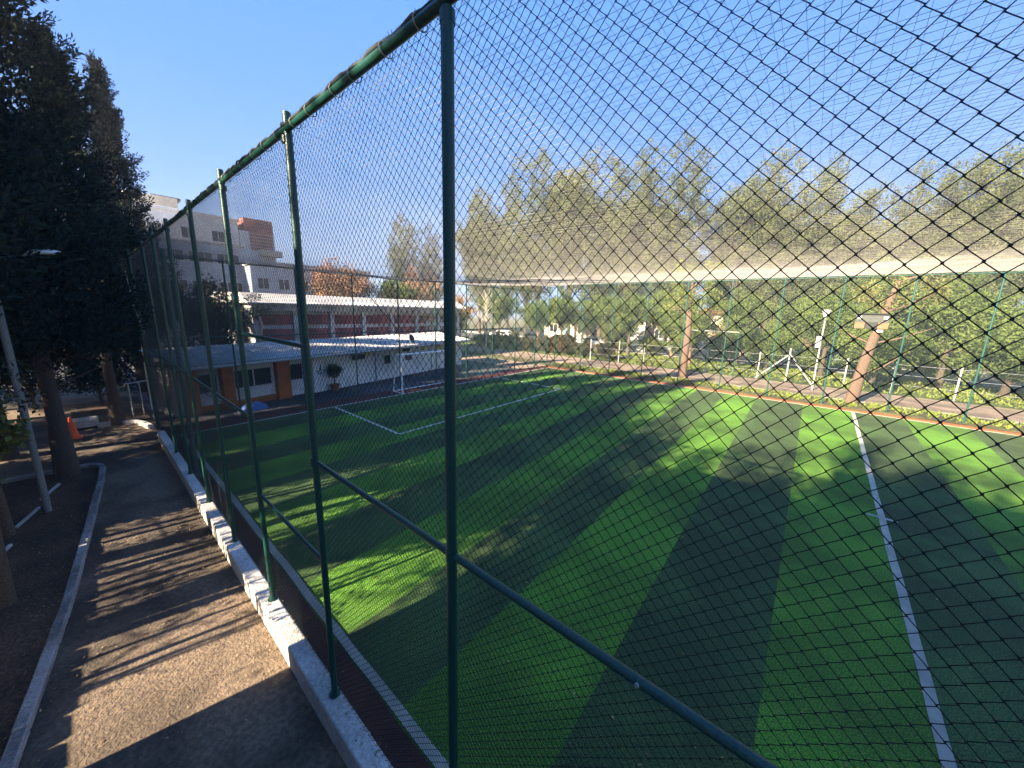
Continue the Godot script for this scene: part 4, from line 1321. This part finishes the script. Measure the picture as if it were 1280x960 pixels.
	for i in 8:
		shrub("hedge_shrub", hb, "dark brownish hedge shrub beyond the far corner, %s" % hn[i], Vector3(31.6 + 0.12 * i, 0, -31.5 + i * 2.25), i * 1.1, 1.0 + 0.12 * (i % 3), "hedge shrubs beyond the far corner")

func far_side_things() -> void:
	# reddish pine trunks close behind the far fence
	rng.seed = 301
	var t := thing("red_pine", "straight reddish pine trunk with a small crown just behind the far fence", "tree", Vector3(28.2, 0, -7.5))
	var g := Geo.new()
	g.tube([Vector3(0, 0, 0), Vector3(0.05, 1.6, 0), Vector3(-0.02, 3.4, 0.05), Vector3(0.08, 5.4, -0.1), Vector3(0.0, 7.5, 0)], [0.27, 0.22, 0.2, 0.17, 0.06], 12)
	for k in 9:
		var y := rnd(4.0, 6.8)
		var a := rnd(0, TAU)
		g.tube([Vector3(0, y, 0), Vector3(cos(a) * 0.8, y + 0.35, sin(a) * 0.8), Vector3(cos(a) * 1.7, y + 0.5, sin(a) * 1.7)], [0.06, 0.045, 0.015], 7)
	obj("trunk", g, M.red_bark, t)
	var cr := Geo.new()
	for k in 60:
		spray(cr, Vector3(rnd(-1.8, 1.8), rnd(4.7, 7.8), rnd(-1.8, 1.8)), rdir(), 0.5, 0.35, 80, 0.2, 0.03, Color(0.045, 0.065, 0.012), Color(0.2, 0.23, 0.06), 0.3)
	stuffed(obj("crown", cr, M.leaf, t))
	t = thing("leaning_pine", "leaning reddish pine trunk with broken limbs, carrying a dark box", "tree", Vector3(26.3, 0, 1.6))
	g = Geo.new()
	var lp := [Vector3(0, 0, 0), Vector3(0.05, 1.5, 0.12), Vector3(0, 3.2, 0.3), Vector3(0.1, 4.8, 0.55), Vector3(0.15, 6.3, 0.8)]
	g.tube(lp, [0.28, 0.23, 0.2, 0.17, 0.1], 12)
	for e in [[2, 0.9, 1.2, -1.6], [3, 1.2, 1.0, 1.8], [3, 0.9, -0.6, 1.5], [4, 0.7, 0.3, 1.5], [4, 0.6, -0.4, -1.2], [1, 1.4, 0.8, 1.7], [2, 0.9, 0.6, 2.1]]:
		var a: Vector3 = lp[e[0]]
		g.tube([a, a + Vector3(e[2] * 0.5, e[1] * 0.4, e[3] * 0.5), a + Vector3(e[2], e[1], e[3])], [0.05, 0.035, 0.012], 6)
	obj("trunk", g, M.red_bark, t)
	cr = Geo.new()
	for k in 26:
		spray(cr, Vector3(rnd(-1.2, 1.3), rnd(5.2, 7.2), rnd(-0.6, 2.2)), rdir(), 0.45, 0.3, 60, 0.2, 0.03, Color(0.06, 0.07, 0.02), Color(0.22, 0.2, 0.08), 0.3)
	stuffed(obj("crown", cr, M.leaf, t))
	# box with lamps mounted on the leaning trunk
	var b := thing("scoreboard_box", "dark box with reddish side panels and two white lamps fixed to the leaning trunk", "box", Vector3(26.05, 4.28, 1.72), 0.0)
	obj("backboard", one_box(Vector3(0, 0.2, 0), Vector3(0.14, 0.42, 1.25), 0.015), flat_mat(lin(0.06, 0.065, 0.06), 0.6), b)
	obj("hood", one_box(Vector3(-0.03, 0.43, 0), Vector3(0.3, 0.05, 1.3), 0.01), M.dark, b)
	obj("screen", one_box(Vector3(-0.02, -0.16, 0), Vector3(0.14, 0.3, 0.46), 0.01), M.dark, b)
	for s in [-1, 1]:
		obj("side_panel", one_box(Vector3(-0.02, -0.16, s * 0.43), Vector3(0.12, 0.3, 0.38), 0.01), M.wood, b)
		obj("lamp", one_box(Vector3(-0.12, 0.22, s * 0.48), Vector3(0.1, 0.16, 0.16), 0.02), M.lamp_shell, b)
	obj("lamp", one_box(Vector3(-0.06, -0.42, 0.36), Vector3(0.12, 0.13, 0.22), 0.02), M.lamp_shell, b)
	# white lantern post
	var l := thing("lantern_post", "white lantern post on the gravel track right of the white braced frame", "street lamp", Vector3(29.2, 0, -0.1))
	obj("post", post_shape(0.045, 0, 4.5), M.post_grey, l)
	obj("meter_box", one_box(Vector3(-0.05, 3.0, -0.12), Vector3(0.2, 0.7, 0.26), 0.02), M.post_grey, l)
	var lg := Geo.new()
	lg.lathe(Vector3.ZERO, [[0.0, 4.95], [0.18, 4.92], [0.24, 4.84], [0.2, 4.8], [0.12, 4.52], [0.0, 4.5]], 16)
	obj("lantern", lg, M.post_grey, l)
	# white braced frame
	var fr := thing("braced_frame", "white pipe frame shaped like a letter A on the gravel track", "frame", Vector3(31.4, 0, -1.6))
	obj("post", one_bar(Vector3(0, 0, 0), Vector3(0, 2.35, 0), 0.05), M.post_grey, fr)
	obj("brace", one_bar(Vector3(-0.3, 0.1, -1.75), Vector3(0, 1.95, 0), 0.045), M.post_grey, fr)
	obj("brace", one_bar(Vector3(-0.6, 0, 1.5), Vector3(0, 1.95, 0), 0.045), M.post_grey, fr)
	# pale concrete posts with wires along the street side of the track
	var wn := ["left of the white steps", "right of the white steps", "on the lit grass", "beside the reddish pine", "left of the white braced frame", "between the frame and lantern", "left of the leaning trunk", "right of the leaning trunk", "near the right edge"]
	var wp := [[31.0, -16.6], [31.3, -13.9], [31.2, -11.6], [31.4, -6.7], [31.5, -3.3], [31.8, 1.4], [31.8, 3.6], [31.5, 6.1], [31.4, 8.8]]
	for i in wp.size():
		var p := thing("concrete_post", "slim white concrete post at the track edge, %s" % wn[i], "post", Vector3(wp[i][0], 0, wp[i][1]), 0, "white concrete posts along the track")
		obj("shaft", one_box(Vector3(0, 0.95, 0), Vector3(0.075, 1.9, 0.075), 0.01), M.post_grey, p)
		obj("cap", one_box(Vector3(0, 1.92, 0), Vector3(0.1, 0.05, 0.1), 0.01), M.post_grey, p)
	var wires := Geo.new()
	for y in [0.6, 1.2, 1.8]:
		for i in wp.size() - 1:
			wires.bar(Vector3(wp[i][0], y, wp[i][1]), Vector3(wp[i + 1][0], y, wp[i + 1][1]), 0.008, 4)
	tag(obj("post_wires", wires, M.grey_metal, self), "thin wires strung between the white concrete posts", "wire")
	# volleyball-like white bar seen above the track
	var vb := thing("cross_bar_frame", "white horizontal bar on two thin posts behind the far fence", "frame", Vector3(30.2, 0, -6.2))
	obj("bar", one_bar(Vector3(0, 3.3, -2.0), Vector3(0, 3.3, 1.6), 0.03), M.post_grey, vb)
	obj("post", one_bar(Vector3(0, 0, 1.6), Vector3(0, 3.3, 1.6), 0.03), M.far_green, vb)
	obj("post", one_bar(Vector3(0, 0, -2.0), Vector3(0, 3.3, -2.0), 0.03), M.far_green, vb)
	# brick edging of the track, as far as it can be told apart
	var ed := thing("track_edging", "row of pale edging stones between the grass strip and the gravel track", "kerb")
	for i in 60:
		obj("edging_stone", one_box(Vector3(26.9, 0.0, -17 + i * 0.5), Vector3(0.1, 0.1, 0.48), 0.012), M.kerb, ed)

# ---------------------------------------------------------------- cars
var car_parts := {}
func car(label: String, at: Vector3, turn: float, paint: Material, van := false) -> void:
	var key := "van" if van else "car"
	if not car_parts.has(key):
		var h := 1.9 if van else 1.44
		var lo := PackedVector2Array([Vector2(-2.1, 0.32), Vector2(2.1, 0.32), Vector2(2.14, 0.6), Vector2(2.02, 0.82), Vector2(1.2, 0.94), Vector2(-1.95, 0.98), Vector2(-2.12, 0.8)])
		var up := PackedVector2Array([Vector2(-1.9, 0.96), Vector2(1.2, 0.93), Vector2(0.45, h - 0.04), Vector2(0.2, h), Vector2(-1.2, h), Vector2(-1.45, h - 0.05)])
		if van:
			up = PackedVector2Array([Vector2(-2.05, 0.96), Vector2(1.5, 0.93), Vector2(0.85, h - 0.04), Vector2(0.6, h), Vector2(-1.9, h), Vector2(-2.02, h - 0.08)])
		var g := Geo.new()
		g.prism(lo, -0.86, 0.86)
		# bevelled flanks
		g.prism(lo * Transform2D(0, Vector2(1, 1), 0, Vector2.ZERO), -0.84, 0.84)
		car_parts[key] = {"body": g}
		var c := Geo.new()
		c.prism(up, -0.72, 0.72)
		car_parts[key].cabin = c
		for s in [-1.0, 1.0]:
			var gl := Geo.new()
			var q := PackedVector2Array([Vector2(-1.5, 1.0), Vector2(0.9, 0.99), Vector2(0.36, h - 0.12), Vector2(-1.2, h - 0.12)])
			gl.prism(q, s * 0.722 - 0.006, s * 0.722 + 0.006)
			car_parts[key]["side" if s < 0 else "side2"] = gl
		var ws := Geo.new()
		var fx: float = up[1].x
		var bx: float = up[2].x
		ws.quad(Vector3(fx - 0.04, 1.0, 0.64), Vector3(fx - 0.04, 1.0, -0.64), Vector3(bx + 0.04, h - 0.1, -0.6), Vector3(bx + 0.04, h - 0.1, 0.6))
		for i in ws.v.size():
			ws.v[i] += Vector3(0.02, 0.015, 0)
		car_parts[key].screen = ws
		var ty := Geo.new()
		ty.tube([Vector3(0, 0, -0.1), Vector3(0, 0, -0.08), Vector3(0, 0, 0.08), Vector3(0, 0, 0.1)], [0.28, 0.32, 0.32, 0.28], 18)
		car_parts[key].tyre = ty
		var ri := Geo.new()
		ri.tube([Vector3(0, 0, -0.106), Vector3(0, 0, 0.106)], [0.19, 0.19], 14)
		car_parts[key].rim = ri
	var d: Dictionary = car_parts[key]
	var t := thing("parked_van" if van else "parked_car", label, "van" if van else "car", at, turn, "cars parked along the street")
	var bd := obj("body", d.body, paint, t)
	obj("cabin", d.cabin, paint, t)
	obj("side_window", d.side, M.glass, t)
	obj("side_window", d.side2, M.glass, t)
	obj("windscreen", d.screen, M.glass, t)
	for w in [[1.35, 0.78], [1.35, -0.78], [-1.3, 0.78], [-1.3, -0.78]]:
		var y := obj("wheel", d.tyre, M.tyre, t)
		y.position = Vector3(w[0], 0.32, w[1])
		obj("rim", d.rim, M.grey_metal, y)
	for s in [-1, 1]:
		obj("headlight", one_box(Vector3(2.06, 0.7, s * 0.6), Vector3(0.12, 0.13, 0.34), 0.02), M.lamp_glass, t)
		obj("tail_light", one_box(Vector3(-2.06, 0.78, s * 0.66), Vector3(0.1, 0.16, 0.22), 0.02), M.cone, t)
	bd.name = "body"

func cars() -> void:
	var white := flat_mat(lin(0.75, 0.75, 0.75), 0.25)
	var silver := flat_mat(lin(0.45, 0.47, 0.5), 0.25, 0.4)
	var black := flat_mat(lin(0.02, 0.022, 0.025), 0.2)
	var beige := flat_mat(lin(0.5, 0.38, 0.3), 0.35)
	var blue := flat_mat(lin(0.12, 0.22, 0.42), 0.25)
	car("white car parked at the kerb left of the far corner", Vector3(42.2, -0.04, -38), PI / 2, white)
	car("silver car parked behind the hedge at the far corner", Vector3(42.0, -0.04, -32), PI / 2, silver)
	car("white car parked under the bushy pine by the white steps", Vector3(42.1, -0.04, -22.5), PI / 2, white)
	car("black car parked between the two white cars behind the corner", Vector3(42.1, -0.04, -27.3), PI / 2, black)
	car("white van parked beyond the reddish pine trunk", Vector3(42.3, -0.04, -8.6), PI / 2, white, true)
	car("beige van parked behind the white braced frame", Vector3(47.8, -0.04, -5.0), -PI / 2, beige, true)
	car("pale blue car parked left of the lantern post", Vector3(42.2, -0.04, -3.2), PI / 2, blue)
	car("white car parked right of the braced frame across the street", Vector3(47.6, -0.04, 0.6), -PI / 2, white)
	car("silver car parked on the street by the white concrete posts", Vector3(42.2, -0.04, -14.2), PI / 2, silver)

func small_things() -> void:
	# fallen leaves and grit on the path and the bed
	rng.seed = 501
	var g := Geo.new()
	for i in 2200:
		var z := rnd(-14, 1)
		var p := Vector3(rnd(-0.9, 1.1), -0.05, z)
		if i % 3 == 0:
			p = Vector3(1.1 - pow(rng.randf(), 3.0) * 0.5, -0.05, z)
		if i % 2 == 0:
			p = Vector3(rnd(-2.2, -0.75 - 0.06 * (z + 10.0) * -1.0 if z > -10 else -0.6), -0.065, z)
		g.col = Color(0.10, 0.06, 0.03).lerp(Color(0.34, 0.25, 0.14), rng.randf())
		var d := Vector3(rnd(-1, 1), rnd(0, 0.3), rnd(-1, 1)).normalized()
		var s := d.cross(Vector3.UP + rdir() * 0.3).normalized()
		g.leaf(p, d, s, rnd(0.015, 0.05), rnd(0.004, 0.012))
	var o := obj("fallen_leaves", g, M.litter, self)
	tag(o, "small dry leaves and needles scattered over the path and bed", "leaves")
	stuffed(o)
	rng.seed = 503
	var pl := Geo.new()
	for i in 700:
		var p := Vector3(rnd(1.8, 14), 0.012, rnd(-15, 3))
		pl.col = Color(0.12, 0.08, 0.03).lerp(Color(0.36, 0.27, 0.12), rng.randf())
		var d := Vector3(rnd(-1, 1), rnd(0, 0.4), rnd(-1, 1)).normalized()
		pl.leaf(p, d, d.cross(Vector3.UP).normalized(), rnd(0.03, 0.07), rnd(0.006, 0.014))
	var o3 := obj("pitch_leaves", pl, M.litter, self)
	tag(o3, "scattered dry leaves lying on the artificial turf", "leaves")
	stuffed(o3)
	# dry leaves caught along the wall top and at its foot
	rng.seed = 502
	var w := Geo.new()
	for i in 420:
		var p := Vector3(1.13 + pow(rng.randf(), 0.5) * 0.2, 0.257, rnd(-6, -1.5))
		if i % 2:
			p = Vector3(rnd(1.34, 1.6), 0.02, rnd(-15, 0))
		w.col = Color(0.12, 0.07, 0.03).lerp(Color(0.32, 0.22, 0.1), rng.randf())
		var d := Vector3(rnd(-1, 1), rnd(0, 0.3), rnd(-1, 1)).normalized()
		w.leaf(p, d, d.cross(Vector3.UP).normalized(), rnd(0.012, 0.035), rnd(0.003, 0.009))
	var o2 := obj("wall_litter", w, M.litter, self)
	tag(o2, "dry brown needles caught on the white wall top and the rubber border", "leaves")
	stuffed(o2)
